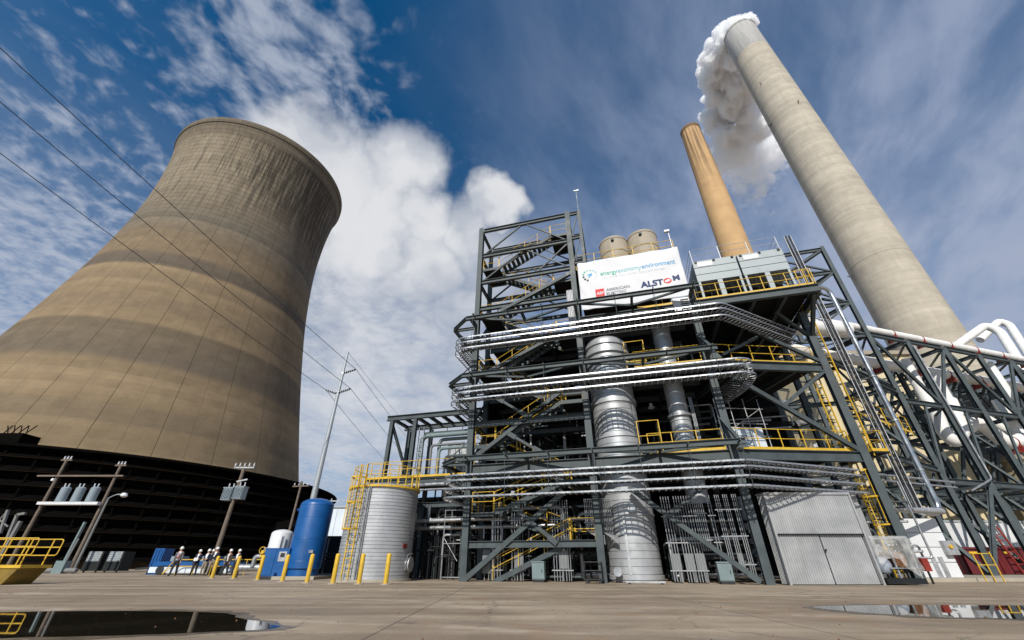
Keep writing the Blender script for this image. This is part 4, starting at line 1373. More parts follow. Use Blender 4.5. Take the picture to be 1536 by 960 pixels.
# ------------------------------------------------------------------ banner
def banner():
    u0, u1, z0, z1 = 7.66, 14.45, 15.15, 19.15
    o0 = F(u0, -.20, z0)
    t = thing('banner', 'big white printed banner hung across the top of the steel structure', 'banner', o0)
    W, H = u1-u0, z1-z0
    def wr(x, z):
        fx = x/W; fz = z/H
        d = .05*noise.noise(V((x*.7, z*.5, 0)))+.03*noise.noise(V((x*1.6+z*.9, z*.8, 4)))
        d += .03*sin((x*.9-z*1.5)*2.2)*math.exp(-((fx-.93)/.12)**2)+.022*sin((x+z*.35)*9)*math.exp(-((fx-.04)/.07)**2)
        return d
    def P(x, z, off=0.):
        sag = -.035*sin(pi*x/W*4)**2*(z/H)
        return o0+EU*x+EZ*(z+sag)-EV*(wr(x, z)+off)
    m = MB(); nx, nz = 90, 54
    for off in (0.,):
        for j in range(nz+1):
            for i in range(nx+1):
                m.v.append(P(W*i/nx, H*j/nz))
        for j in range(nz):
            for i in range(nx):
                a = j*(nx+1)+i
                m.f.append((a, a+1, a+nx+2, a+nx+1))
    cl = part(t, 'cloth', m, 'banner_cloth', smooth=True)
    md = cl.modifiers.new('thickness', 'SOLIDIFY'); md.thickness = .006
    for k in range(8):
        x = W*(k+.02)/7.05
        part(t, 'tie', MB().tube([P(x, H-.03, .0), P(x, H-.03)+EV*.3+EZ*.2], .012, 5), 'wire')
    def text(s, x, z, size, mat, width=None, shear=0., bold=0.):
        cu = bpy.data.curves.new('lettering', 'FONT')
        cu.body = s; cu.size = size; cu.resolution_u = 3; cu.offset = bold; cu.shear = shear
        ob = bpy.data.objects.new('lettering_source', cu)
        COL.objects.link(ob)
        dg = bpy.context.evaluated_depsgraph_get()
        me = bpy.data.meshes.new_from_object(ob.evaluated_get(dg))
        bpy.data.objects.remove(ob)
        bm = bmesh.new(); bm.from_mesh(me)
        bmesh.ops.subdivide_edges(bm, edges=[e for e in bm.edges if e.calc_length() > .12], cuts=2)
        xs = [v.co.x for v in bm.verts]
        sc = (width/(max(xs)-min(xs))) if width else 1.
        x00 = min(xs)
        pl = wloc(t)
        for v in bm.verts:
            v.co = P(x+(v.co.x-x00)*sc, z+v.co.y, .012)-pl
        bm.to_mesh(me); bm.free()
        me.materials.clear(); me.materials.append(MATS[mat])
        ob = bpy.data.objects.new('lettering', me)
        COL.objects.link(ob); ob.parent = t
        return ob
    def flat(name, poly, mat):
        m = MB(); m.add([P(x, z, .012) for x, z in poly], [tuple(range(len(poly)))])
        return part(t, name, m, mat)
    # ring of dots with an arrow
    cx, cz = .80, 2.78
    cols = ['print_dark', 'print_dark', 'print_dark', 'print_green', 'print_green', 'print_green', 'print_green', 'print_teal', 'print_teal', 'print_pale', 'print_pale', 'print_pale']
    for k in range(12):
        a = radians(245)-k*radians(27)
        r = .075 if k < 5 else (.06 if k < 9 else .045)
        x, z = cx+.46*cos(a), cz+.46*sin(a)
        flat('dot', [(x+r*cos(b*pi/6), z+r*sin(b*pi/6)) for b in range(12)], cols[k])
    flat('arrow', [(cx-.14, cz-.20), (cx-.08, cz-.02), (cx-.2, cz+.06), (cx+.16, cz+.18), (cx+.10, cz-.10), (cx+.02, cz-.05), (cx-.04, cz-.2)], 'print_blue')
    text('energy', 1.50, 2.62, .50, 'print_green', 1.15, 0, .008)
    text('economy', 2.68, 2.64, .50, 'print_teal', 1.55, 0, .003)
    text('environment', 4.26, 2.66, .50, 'print_blue', 2.15, 0, .008)
    text('Mountaineer Plant Carbon Capture & Storage', 1.56, 2.32, .24, 'print_pale', 4.1)
    flat('logo_square', [(1.02, .90), (1.60, .92), (1.60, 1.52), (1.02, 1.50)], 'print_red')
    tx = text('AEP', 1.07, 1.07, .30, 'banner_cloth', .49, .15, .008)
    for v in tx.data.vertices:
        v.co -= EV*.012
    text('AMERICAN', 1.72, 1.26, .30, 'print_grey', 1.55, 0, .010)
    text('ELECTRIC', 1.72, .96, .28, 'print_grey', 1.30, 0, .010)
    text('POWER', 1.72, .74, .22, 'print_grey', .85, 0, .004)
    text('ALST', 3.95, 1.12, .62, 'print_navy', 1.45, 0, .028)
    rg = MB()
    n = 28
    vs = []
    for k in range(n):
        a = 2*pi*k/n
        e = .035*sin(a*2+.6)
        vs += [P(5.66+.25*cos(a), 1.36+.22*sin(a), .012), P(5.66+(.155+e)*cos(a), 1.37+(.125+e)*sin(a), .012)]
    rg.add(vs, [(2*k, 2*((k+1) % n), 2*((k+1) % n)+1, 2*k+1) for k in range(n)])
    part(t, 'letter_ring', rg, 'print_red')
    text('M', 6.00, 1.30, .56, 'print_navy', .42, 0, .028)
banner()
# striped cloth hanging at column two
t = thing('hanging_cloth', 'pale striped strip of cloth hanging down at the left edge of the banner', 'cloth', F(7.0, -.4, 13.9))
m = MB()
for j in range(13):
    for i in range(9):
        x = .42*i/8
        m.v.append(F(6.75+x, -.42-.035*sin(i*1.9+j*.3)-.02*sin(j), 13.9+2.9*j/12))
m.f += [(j*9+i, j*9+i+1, j*9+i+10, j*9+i+9) for j in range(12) for i in range(8)]
part(t, 'cloth', m, 'banner_cloth', smooth=True)
for i in (1, 3, 5, 7):
    part(t, 'stripe', MB().tube([F(6.75+.42*i/8, -.46-.035*sin(i*1.9+j*.3)-.02*sin(j), 13.9+2.9*j/12) for j in range(13)], .02, 5), 'print_grey')

# ------------------------------------------------------------------ roof items
def roof_tank(label, px, py, Y, r, h, z0=19.03):
    p = at(px, py, Y); c = V((p.x, p.y, z0))
    t = thing('roof_tank', label, 'tank', c)
    prof = [(.01, z0)]
    n = 40
    part(t, 'shell', MB().lathe(V((c.x, c.y, 0)), [(r, z0), (r, z0+h), (r*.97, z0+h+.06), (r*.35, z0+h+.42), (.01, z0+h+.46)], n), 'tan_tank', smooth=True)
    for k in range(4):
        zb = z0+.4+k*(h-.6)/3
        part(t, 'band', MB().lathe(V((c.x, c.y, 0)), [(r, zb), (r+.03, zb), (r+.03, zb+.1), (r, zb+.1)], n), 'tan_tank', smooth=True)
    d = (V((0, 0, 0))-V((c.x, c.y, 0))).normalized()
    part(t, 'vent', MB().tube([c+d*(r*.95)+EZ*(h-.45), c+d*(r+.18)+EZ*(h-.45)], .12, 12), 'black', smooth=True)
    part(t, 'vent', MB().tube([c+EZ*(h+.4), c+EZ*(h+.75)], .10, 10), 'galv', smooth=True)
roof_tank('left of the two tan cylindrical tanks peeping over the banner', 921, 375, 25.2, 1.14, 4.4)
roof_tank('right of the two tan cylindrical tanks peeping over the banner', 964, 368, 24.6, 1.16, 4.5)
t = thing('flood_light', 'small floodlight on a thin post at the right end of the banner railing', 'light', F(14.25, .3, 19.0))
part(t, 'post', MB().tube([F(14.25, .3, 19.0), F(14.25, .3, 21.0)], .03, 6), 'galv')
part(t, 'head', MB().box(F(14.15, .25, 21.05), .34, .2, .14, FROT), 'lamp_glass')

def cooler():
    u0, u1, v0, v1, z0, z1 = 15.45, 21.0, 1.25, 6.5, 14.9, 18.75
    t = thing('air_cooler', 'pale grey two-module air cooler on the top right platform', 'cooler', F(u0, v0, z0))
    um = (u0+u1)/2
    zo = 17.0
    for k, (a, b) in enumerate(((u0, um-.06), (um+.06, u1))):
        # three tiers of sheet panels above, open legs below
        zs = [zo, 17.58, 18.16, z1]
        for j in range(3):
            c = F((a+b)/2, (v0+v1)/2, (zs[j]+zs[j+1])/2)
            part(t, 'panel', MB().box(c, b-a, v1-v0, zs[j+1]-zs[j]-.045, FROT), 'steel_light')
        part(t, 'panel_core', MB().box(F((a+b)/2, (v0+v1)/2, (zo+z1)/2), b-a-.06, v1-v0-.06, z1-zo-.1, FROT), 'black')
        for uu in (a+.1, (a+b)/2, b-.1):
            wd = .30 if uu == (a+b)/2 else .14
            part(t, 'leg', MB().box(F(uu, v0+.1, (z0+zo)/2), wd, .2, zo-z0, FROT), 'steel_light')
            part(t, 'leg', MB().box(F(uu, v1-.1, (z0+zo)/2), wd, .2, zo-z0, FROT), 'steel_light')
        for f in (.25, .75):
            x = a+(b-a)*f
            part(t, 'mullion', MB().bar(F(x, v0+.3, z0), F(x, v0+.3, zo), .05, .05), 'shade_dark_steel')
            part(t, 'fan_ring', MB().lathe(F(x, (v0+v1)/2, 0), [(1.05, zo-.35), (1.05, zo-.02), (1.0, zo-.02), (1.0, zo-.35)], 24), 'shade_dark_steel', smooth=True)
        part(t, 'notice_plate', MB().box(F(a+(.75 if k == 0 else .8), v0-.012, 18.42), .95, .02, .36, FROT), 'white_paint')
        for x in (a+.2, b-.2, (a+b)/2):
            part(t, 'lifting_lug', MB().box(F(x, v0-.03, z1-.12), .16, .06, .14, FROT), 'black')
    part(t, 'rear_baffle', MB().box(F(um, v0+2.4, (z0+zo)/2), u1-u0-.3, .06, zo-z0-.1, FROT), 'black')
    handrail(t, [F(u0+.05, v0+.1, z1), F(u1-.05, v0+.1, z1), F(u1-.05, v1, z1)], mat='galv_dull', toe=False, sp=1.8, r=.018)
    handrail(t, [F(u0+.05, v0+.1, z1), F(u0+.05, v1, z1)], mat='galv_dull', toe=False, sp=1.8, r=.018)
cooler()
# small white louvred cabinet behind the outrigger at the banner's right foot
t = thing('louvred_cabinet', 'small white louvred cabinet at the foot of the banner on the right', 'cabinet', F(13.7, -.3, 14.0))
part(t, 'body', MB().box(F(13.75, -.28, 14.45), .95, .3, .95, FROT), 'white_paint')
for k in range(5):
    part(t, 'louver', MB().bar(F(13.72, -.45, 14.12+.16*k), F(14.18, -.45, 14.12+.16*k), .05, .05), 'black')

# ------------------------------------------------------------------ ladders and risers at the right column
def caged_ladder(parent, p, z0, z1, ex, en, hoops=True, mat='yellow', w=.42):
    l = part(parent, 'ladder', MB().bar(p-ex*w/2+EZ*z0, p-ex*w/2+EZ*z1, .05, .06, en).bar(p+ex*w/2+EZ*z0, p+ex*w/2+EZ*z1, .05, .06, en), mat, origin=p+EZ*z0)
    rung = MB()
    z = z0+.3
    while z < z1:
        rung.bar(p-ex*w/2+EZ*z, p+ex*w/2+EZ*z, .025, .025); z += .3
    part(l, 'rungs', rung, mat, kind='stuff')
    if hoops:
        z = max(z0+2.2, z0)
        m = MB()
        zs = []
        while z < z1+.01:
            pts = [p-ex*w/2+EZ*z]+[p+ex*.36*cos(a)+en*(.1+.62*sin(a))+EZ*z for a in [pi-k*pi/8 for k in range(9)]]+[p+ex*w/2+EZ*z]
            m = MB()
            ribbon(m, pts, .07, .012)
            part(l, 'hoop', m, mat); zs.append(z); z += 1.25
        for k in range(1, 8, 2):
            a = pi-k*pi/8
            q = p+ex*.36*cos(a)+en*(.1+.62*sin(a))
            part(l, 'cage_strap', MB().bar(q+EZ*zs[0], q+EZ*zs[-1], .04, .012, en), mat)
    return l
caged_ladder(ST, G(GL-.55, .35, 0), 6.0, 10.3, GD, -GN, hoops=False)
caged_ladder(ST, G(GL-.1, .75, 0), .2, 5.9, GD, -GN)
caged_ladder(ST, G(GL+.55, .1, 0), 5.9, 14.9, GD, -GN, hoops=False)
handrail(ST, [G(GL+.5, .9, 5.8), G(GL+.5, -.1, 5.8), G(GL+1.35, -.1, 5.8), G(GL+1.35, .9, 5.8)], sp=.9)
part(ST, 'landing', MB().prism([G(GL+.45, -.15, 5.7), G(GL+1.4, -.15, 5.7), G(GL+1.4, 1.2, 5.7), G(GL+.45, 1.2, 5.7)], (0, 0, .08)), 'deck')
handrail(ST, [F(20.5, -.02, 14.9), F(21.3, -.02, 14.9)], sp=.4, toe=False)

def riser_tray(label, x, y, z0, z1, w_=.55, col='galv_dull'):
    t = thing('vertical_cable_ladder', label, 'cable ladder', V((x, y, z0)))
    c = V((x, y, 0))
    for s in (-w_/2, w_/2):
        part(t, 'side_rail', MB().bar(c+EU*s+EZ*z0, c+EU*s+EZ*z1, .04, .09, EV), col)
    m = MB(); z = z0+.2
    while z < z1:
        m.bar(c-EU*w_/2+EZ*z, c+EU*w_/2+EZ*z, .03, .04); z += .32
    part(t, 'rungs', m, col, kind='stuff')
    for k in range(5):
        part(t, 'cable', MB().tube([c+EU*(-w_*.36+k*w_*.18)-EV*.03+EZ*(z0+j*(z1-z0)/14)+EU*.015*sin(j*1.7+k) for j in range(15)], .03, 5), 'black' if k != 2 else 'conduit')
riser_tray('tall vertical cable ladder rising past the right end of the air cooler', 20.45, 22.2, 3.2, 21.6, .42)
0 and riser_tray('shorter dark vertical cable ladder beside the tall one at the right column', 21.2, 22.8, 3.4, 14.5, .45, 'steel')
pv = [V((24.3, 25.0, 19.1)), V((24.3, 25.0, 3.2)), V((22.4, 24.5, 3.2)), V((22.4, 24.5, 4.6))]
t = thing('downpipe', 'shiny insulated steel downpipe ending in a U-bend right of the structure', 'pipe', V((24.3, 25, 3.2)))
part(t, 'pipe', MB().tube(arc_path([V((22.6, 24.8, 18.9)), V((24.3, 25.0, 18.9))]+pv[1:], .75, 12), .16, 16), 'polished', smooth=True)
for z in (5.5, 8.5, 11.5, 14.5):
    part(t, 'clamp', MB().lathe(V((24.3, 25.0, 0)), [(.17, z), (.20, z), (.20, z+.1), (.17, z+.1)], 16), 'galv', smooth=True)
    part(t, 'support_arm', MB().bar(V((24.3, 25.2, z+.05)), V((23.0, 26.4, z+.05)), .1, .1), 'steel')
piping('grey horizontal pipes between the right column and the bridge trestle', [
    ([V((18.9, 22.4, 3.2)), V((23.2, 23.8, 3.2))], .16, 'galv_dull'), ([V((18.9, 22.8, 5.0)), V((27.5, 26.5, 5.1))], .06, 'galv'), ([V((18.9, 22.8, 4.7)), V((27.5, 26.5, 4.8))], .05, 'galv'),
    ([V((19.6, 23.2, 8.0)), V((19.6, 23.2, 3.4))], .12, 'steel'), ([V((20.1, 23.6, 8.0)), V((20.1, 23.6, 3.4))], .12, 'steel')])
# ------------------------------------------------------------------ corrugated shed
def shed():
    x0, x1, y0, y1, h = 11.95, 15.85, 20.45, 21.2, 3.62
    t = thing('corrugated_shed', 'grey corrugated metal shed against the foot of the structure', 'shed', V((x0, y0, 0)))
    X, Y = V((1, 0, 0)), V((0, 1, 0))
    zj = 1.92
    corrugated(t, 'upper_sheet', V((x0, y0, zj)), X, x1-x0, EZ, h-zj, .03, -Y, .105, 'galv_sheet')
    corrugated(t, 'lower_sheet', V((x0, y0+.05, .03)), X, (x1-x0)/2-.03, EZ, zj-.02, .03, -Y, .105, 'galv_sheet')
    corrugated(t, 'lower_sheet', V((x0+(x1-x0)/2, y0+.08, .03)), X, (x1-x0)/2, EZ, zj+.02, .03, -Y, .105, 'galv_sheet')
    corrugated(t, 'side_sheet', V((x0, y0, .03)), Y, y1-y0, EZ, h-.03, .03, -X, .105, 'galv_sheet')
    corrugated(t, 'side_sheet', V((x1, y0, .03)), Y, y1-y0, EZ, h-.03, .03, X, .105, 'galv_sheet')
    part(t, 'trim', MB().box(V(((x0+x1)/2, y0-.02, h)), x1-x0+.12, .1, .10), 'galv_sheet')
    part(t, 'trim', MB().box(V(((x0+x1)/2, y0-.045, zj)), x1-x0, .03, .05), 'shade_dark_steel')
    part(t, 'corner_post', MB().box(V((x0-.06, y0-.02, h/2)), .09, .09, h), 'galv_sheet')
    part(t, 'corner_post', MB().box(V((x1+.03, y0-.02, h/2)), .07, .09, h), 'galv_sheet')
    part(t, 'roof', MB().box(V(((x0+x1)/2, (y0+y1)/2, h+.03)), x1-x0+.1, y1-y0, .05), 'galv_sheet')
    part(t, 'hasp', MB().box(V(((x0+x1)/2, y0-.02, 1.3)), .05, .04, .09), 'shade_dark_steel')
pmat('galv_sheet', (.44, .445, .445), .48, .45, .16, .9, dirt=(.30, .28, .25, 1.3, .45))
shed()
# diagonal stair-like chute behind the shed
t = thing('sheet_panel', 'long pale metal panel leaning behind the shed beside the yellow ladder', 'panel', V((16.9, 21.9, 0)))
part(t, 'sheet', MB().obox(V((17.1, 21.9, 2.75)), V((.28, .02, 0)), V((0, .02, 0)), V((0, 0, 2.0))), 'galv_sheet')

# plastic wrapped pump skid
def wrapped():
    c = V((16.72, 20.55, 0))
    t = thing('wrapped_pump_skid', 'pump skid under crumpled clear plastic sheet right of the shed', 'machine', c)
    part(t, 'base_frame', MB().box(c+V((.1, .3, .15)), 1.7, 1.1, .2), 'shade_dark_steel')
    part(t, 'tank', MB().tube([c+V((-.35, .1, .72)), c+V((-.35, .9, .72))], [.34, .34], 20), 'grey_tank', smooth=True)
    part(t, 'dished_end', MB().tube([c+V((-.35, .1-y, .72)) for r, y in ((.34, 0), (.28, .10), (.15, .16), (.02, .18))], [.34, .28, .15, .02], 20), 'grey_tank', smooth=True)
    part(t, 'motor', MB().tube([c+V((.45, .1, .95)), c+V((.45, .9, .95))], .3, 16), 'rust', smooth=True)
    for x in (-.75, .05, .95):
        part(t, 'post', MB().bar(c+V((x, -.05, .1)), c+V((x, -.05, 1.75)), .06, .06), 'galv_dull')
    part(t, 'top_rail', MB().bar(c+V((-.8, -.05, 1.75)), c+V((1.0, -.05, 1.8)), .06, .06), 'galv_dull')
    part(t, 'mid_rail', MB().bar(c+V((-.3, -.12, .62)), c+V((1.0, -.12, .62)), .05, .05), 'galv')
    m = MB(); nx, nz = 34, 26
    for j in range(nz+1):
        for i in range(nx+1):
            fx, fz = i/nx, j/nz
            x = -.75+1.75*fx
            zb = .55+.55*abs(sin(fx*3.4+.4))*.8-(.25 if fx > .55 else 0)
            z = 1.86-(1.86-zb)*fz
            d = .10+.16*fz+.09*noise.noise(V((x*2.1, z*1.6, 0)))+.06*noise.noise(V((x*6, z*2, 3)))+.05*sin(x*11+z*2)*fz
            if fz < .12: d -= .1*(1-fz/.12)
            m.v.append(c+V((x+.05*sin(z*4), -.05-d, z)))
    m.f += [(j*(nx+1)+i, j*(nx+1)+i+1, (j+1)*(nx+1)+i+1, (j+1)*(nx+1)+i) for j in range(nz) for i in range(nx)]
    part(t, 'plastic_sheet', m, 'plastic_film', smooth=True)
    m = MB()
    for j in range(7):
        for i in range(13):
            m.v.append(c+V((-.75+1.75*i/12, -.05+.9*j/6, 1.87+.05*noise.noise(V((i*.7, j*.7, 1))))))
    m.f += [(j*13+i, j*13+i+1, (j+1)*13+i+1, (j+1)*13+i) for j in range(6) for i in range(12)]
    part(t, 'plastic_sheet', m, 'plastic_film', smooth=True)
wrapped()
p = G(GL+.25, -.35, 0)
t = thing('fire_box', 'small red box fixed to the foot of the right column', 'box', p+EZ*.5)
part(t, 'body', MB().box(p+EZ*.75, .28, .2, .5), 'red')
part(t, 'bracket', MB().bar(p+EZ*.02, p+EZ*.55, .06, .06), 'shade_dark_steel')

# white panelled enclosure behind the right column
def enclosure(label, o, ex, W, H, rows, z0=.16, dpt=2.5, name='equipment_enclosure'):
    n = V((-ex.y, ex.x, 0))
    rz = atan2(ex.y, ex.x)
    t = thing(name, label, 'enclosure', o+EZ*z0)
    part(t, 'core', MB().box(o+ex*W/2+n*dpt/2+EZ*(z0+H/2), W-.04, dpt-.04, H-.02, rz), 'white_paint')
    for k in range(rows):
        h = H/rows
        part(t, 'panel', MB().box(o+ex*W/2-n*.02+EZ*(z0+h*(k+.5)), W, .05, h-.035, rz), 'white_paint')
    return t, n, rz
o = V((21.3, 24.5, 0)); ex = V((.99, -.06, 0)).normalized()
e1, n1, rz1 = enclosure('white panelled enclosure right behind the right column, with two grey vents', o, ex, 1.85, 2.75, 4, dpt=1.6)
for dx in (.75, 1.12):
    part(e1, 'vent_grille', MB().box(o+ex*dx-n1*.055+EZ*.62, .24, .03, .95, rz1), 'galv_dull')
bx = part(e1, 'meter_box', MB().box(o+ex*1.75-n1*.16+EZ*1.5, .6, .25, .65, rz1), 'galv_dull')
part(bx, 'valve', MB().tube([o+ex*1.72-n1*.28+EZ*1.55, o+ex*1.72-n1*.36+EZ*1.55], .09, 12), 'yellow', smooth=True)
handrail(e1, [o+ex*2.35-n1*.6+EZ*.16, o+ex*3.2-n1*.6+EZ*.16], sp=.5, toe=False)
o = V((33.6, 36.0, 0)); ex2 = V((.97, .1, 0)).normalized()
e2, n2, rz2 = enclosure('white site container behind the trestle legs at the far right', o, ex2, 13, 3.6, 1, dpt=3)
for k in range(1, 10):
    part(e2, 'rib', MB().box(o+ex2*1.3*k-n2*.06+EZ*1.96, .08, .05, 3.5, rz2), 'white_paint')
part(e2, 'roof_edge', MB().box(o+ex2*6.5-n2*.06+EZ*3.72, 13.1, .1, .14, rz2), 'steel_light')
# dark red skip with ladder
o = V((30.1, 31.2, 0))
t = thing('skip_container', 'dark red steel skip on the slab at the far right', 'skip', o+EZ*.16)
part(t, 'body', MB().box(o+V((3.0, 1.0, .16+.78)), 6.2, 2.0, 1.5), 'dark_red')
part(t, 'rim', MB().box(o+V((3.0, -.03, 1.68)), 6.3, .12, .12), 'dark_red')
for k in range(6):
    part(t, 'rib', MB().box(o+V((.2+1.1*k, -.05, .9)), .1, .1, 1.4), 'dark_red')
for k in range(3):
    part(t, 'marking', MB().box(o+V((1.0+1.15*k, -.025, 1.42)), .6, .03, .12), 'yellow')
lt = thing('red_ladder', 'red metal ladder leaning on the dark red skip', 'ladder', V((33.0, 30.5, .16)))
for s in (0, .55):
    part(lt, 'stile', MB().bar(V((33.0+s, 30.5, .17)), V((33.0+s, 31.1, 3.0)), .07, .09), 'red')
for k in range(8):
    f = (k+.7)/8.2
    part(lt, 'rung', MB().bar(V((33.0, 30.5+.6*f, .17+2.83*f)), V((33.55, 30.5+.6*f, .17+2.83*f)), .05, .05), 'red')

# ------------------------------------------------------------------ pipe bridge trestle on the right
EB = V((.958, .287, 0)); NB = V((-.287, .958, 0))
DB = V((29.5, 29.0, 0))
def Bp(s, w, z): return DB+EB*s+NB*w+EZ*z
BT = thing('pipe_bridge', 'grey steel trestle bridge carrying white pipes away to the right', 'pipe bridge', DB+EZ*.16)
def bbeam(p, q, h=.3, w_=.22, name='beam', mat='steel'): return beam(p, q, h, w_, name, mat, parent=BT)
def bbrace(p, q, s=.18, mat='steel'): return brace(p, q, s, parent=BT, mat=mat)
STEP = 4.55
for i in range(7):
    for w_ in (0, 4.0, 9.0):
        s = i*STEP
        if w_ == 9.0 and i < 2: continue
        top = 17.1 if i > 0 else (26.6 if w_ < 5 else 17.1)
        column(Bp(s, w_, 0), .16, top, .31, parent=BT)
# head tower above the first trestle
dl = DB-EU*4.8
column(dl+NB*4.0, .16, 26.4, .30, parent=BT)
column(dl, 16.9, 26.4, .30, parent=BT)
for z in (26.3, 23.6, 20.2, 17.0, 12.5, 6.6):
    for w_ in ((0, 4.0) if z > 16 else (4.0,)):
        bbeam(dl+NB*w_+EZ*z, DB+NB*w_+EZ*z, .34, .24)
    bbeam(DB+EZ*z, DB+NB*4+EZ*z, .3, .2)
    if z > 16: bbeam(dl+EZ*z, dl+NB*4+EZ*z, .3, .2)
zs = [6.6, 12.5, 17.0, 20.2, 23.6, 26.3]
for za, zb in zip(zs, zs[1:]):
    for w_ in (0, 4.0):
        if za > 15:
            bbrace(dl+NB*w_+EZ*za, DB+NB*w_+EZ*zb, .18); bbrace(dl+NB*w_+EZ*zb, DB+NB*w_+EZ*za, .16)
    bbrace(DB+EZ*za, DB+NB*4+EZ*zb, .2)
    if za > 16: bbrace(dl+EZ*za, dl+NB*4+EZ*zb, .2)
LV_B = (5.6, 11.3, 17.1)
for z in LV_B:
    for w_ in (0, 4.0, 9.0):
        for i in range(2 if w_ == 9.0 else 0, 6):
            bbeam(Bp(i*STEP+.2, w_, z), Bp((i+1)*STEP-.2, w_, z), .36, .24)
    for i in range(7):
        bbeam(Bp(i*STEP, .2, z), Bp(i*STEP, 8.8 if i > 1 else 3.8, z), .3, .2)
        if i < 6:
            bbrace(Bp(i*STEP+.2, .2, z), Bp((i+1)*STEP-.2, 3.9, z), .14)
            if i > 1: bbrace(Bp((i+1)*STEP-.2, 4.2, z), Bp(i*STEP+.2, 8.8, z), .14)
for i in range(6):
    for w_ in (0, 4.0, 9.0):
        za, zb = LV_B[1], LV_B[2]
        s0, s1 = i*STEP, (i+1)*STEP
        if w_ == 0:
            if i % 2 == 0:
                bbrace(Bp(s0+.15, 0, zb-.2), Bp(s1-.15, 0, za+.2), .21)
            else:
                bbrace(Bp(s0+.15, 0, za+.2), Bp(s1-.15, 0, zb-.2), .22)
            bbrace(Bp(s0+.15, 0, .3), Bp(s1-.15, 0, LV_B[0]-.2), .24) if i % 2 == 0 else None
            bbrace(Bp(s0+.2, 0, LV_B[0]+.2), Bp(s0+STEP*.5, 0, za-.2), .16)
        elif i > 1 or w_ < 5:
            bbrace(Bp(s0+.15, w_, za+.2), Bp(s1-.15, w_, zb-.2), .2); bbrace(Bp(s0+.15, w_, zb-.2), Bp(s1-.15, w_, za+.2), .16)
            if i > 1: bbrace(Bp(s0+.15, w_, LV_B[0]+.2), Bp(s1-.15, w_, za-.2), .2)
    # knee in the depth of each bent
    if i > 1: bbrace(Bp(i*STEP, .2, LV_B[0]), Bp(i*STEP, 3.8, LV_B[1]), .2)
    if i > 1: bbrace(Bp(i*STEP, 8.8, LV_B[1]), Bp(i*STEP, 4.2, LV_B[2]), .2)
    bbrace(Bp(i*STEP, .2, .3), Bp(i*STEP, 3.8, LV_B[0]), .24)
# link beams between the bridge and the process structure
for z in (6.3, 12.0):
    bbeam(V((19.2, 22.6, z)), DB+V((-.2, -.1, z)), .34, .24)
    for k in range(2):
        a = V((19.2, 22.6, z)).lerp(DB+V((-.2, -.1, z)), (k+.5)/2)
        bbeam(a, a+V((-.2, 3.2, 0)), .24, .18)
handrail(BT, [V((20.5, 23.0, 8.3)), V((27.0, 27.0, 8.3))], toe=True)
0 and handrail(BT, [V((21.5, 26.0, 11.9)), V((28.0, 29.0, 12.1))], toe=True)
part(BT, 'light_pipe', MB().tube(arc_path([Bp(STEP-.05, -.32, 16.5), Bp(STEP-.05, -.32, 5.9), Bp(1.6, -.32, 5.0)], .25, 6), .06, 8), 'galv', smooth=True)
# white pipes with red saddles
def white_pipe(label, pts, r, sad=(), rad=None):
    t = thing('white_pipe', label, 'pipe', pts[0])
    path = arc_path(pts, rad or r*3.2, 8)
    part(t, 'pipe', MB().tube(path, r, 20), 'white_pipe', smooth=True)
    rs = resample(path, 2.4)
    for p, q in zip(rs[1:-1], rs[2:]):
        d = (q-p).normalized()
        part(t, 'seam_band', MB().tube([p-d*.04, p+d*.04], r+.012, 20), 'white_pipe', smooth=True)
    for p in sad:
        m = MB().box(p-EZ*(r*.75), .22, r*2.3, r*1.5, atan2(EB.y, EB.x))
        part(t, 'saddle', MB().prism([p+NB*-(r*1.2)-EZ*(r+.35)-EB*.08, p+NB*(r*1.2)-EZ*(r+.35)-EB*.08, p+NB*(r*.9)-EZ*.05-EB*.08, p-NB*(r*.9)-EZ*.05-EB*.08], EB*.16), 'red')
        part(t, 'strap', MB().tube([p-EB*.06, p+EB*.06], r+.03, 20), 'red', smooth=True)
    return t
zp = 17.95
white_pipe('long white pipe with red saddles running along the top of the trestle bridge', [V((19.6, 26.2, 16.6)), V((23.5, 27.0, 17.1)), Bp(-1.5, .5, zp), Bp(29, .5, zp)], .36, [Bp(k*3.6+.4, .5, zp) for k in range(-1, 8)])
white_pipe('white pipe running along the middle of the bridge top behind the front one', [Bp(-5.5, 3.0, 16.4), Bp(-1, 3.0, 16.4), Bp(29, 3.0, 16.4)], .48, [Bp(k*4.5+.4, 3.0, 16.4) for k in range(6)])
white_pipe('front white pipe arching high above the bridge at the right edge', [at(1430, 522, 44), at(1478, 488, 44), at(1500, 497, 43.5), at(1532, 548, 42), at(1545, 590, 41)], .46, rad=2.0)
white_pipe('rear white pipe arching high above the bridge at the right edge', [at(1470, 510, 50), at(1498, 482, 50), at(1514, 487, 49.5), at(1548, 540, 48), at(1560, 580, 47)], .46, rad=2.0)
white_pipe('white pipe dipping in a U below the bridge deck', [at(1404, 616, 32.8), at(1416, 650, 32.8), at(1432, 664, 32.8), at(1446, 648, 33), at(1425, 600, 33.4)], .46, rad=1.0)
white_pipe('thick white pipe rising and falling below the bridge deck at far right', [at(1440, 648, 33.2), at(1462, 634, 33.4), at(1478, 640, 33.6), at(1512, 668, 33.8), at(1560, 648, 34)], .52, rad=1.2, sad=[at(1516, 664, 33.8)])
white_pipe('white pipe slanting down to the thick one below the bridge deck', [at(1480, 628, 35), at(1500, 640, 34.9), at(1534, 660, 34.6)], .36, rad=.8)
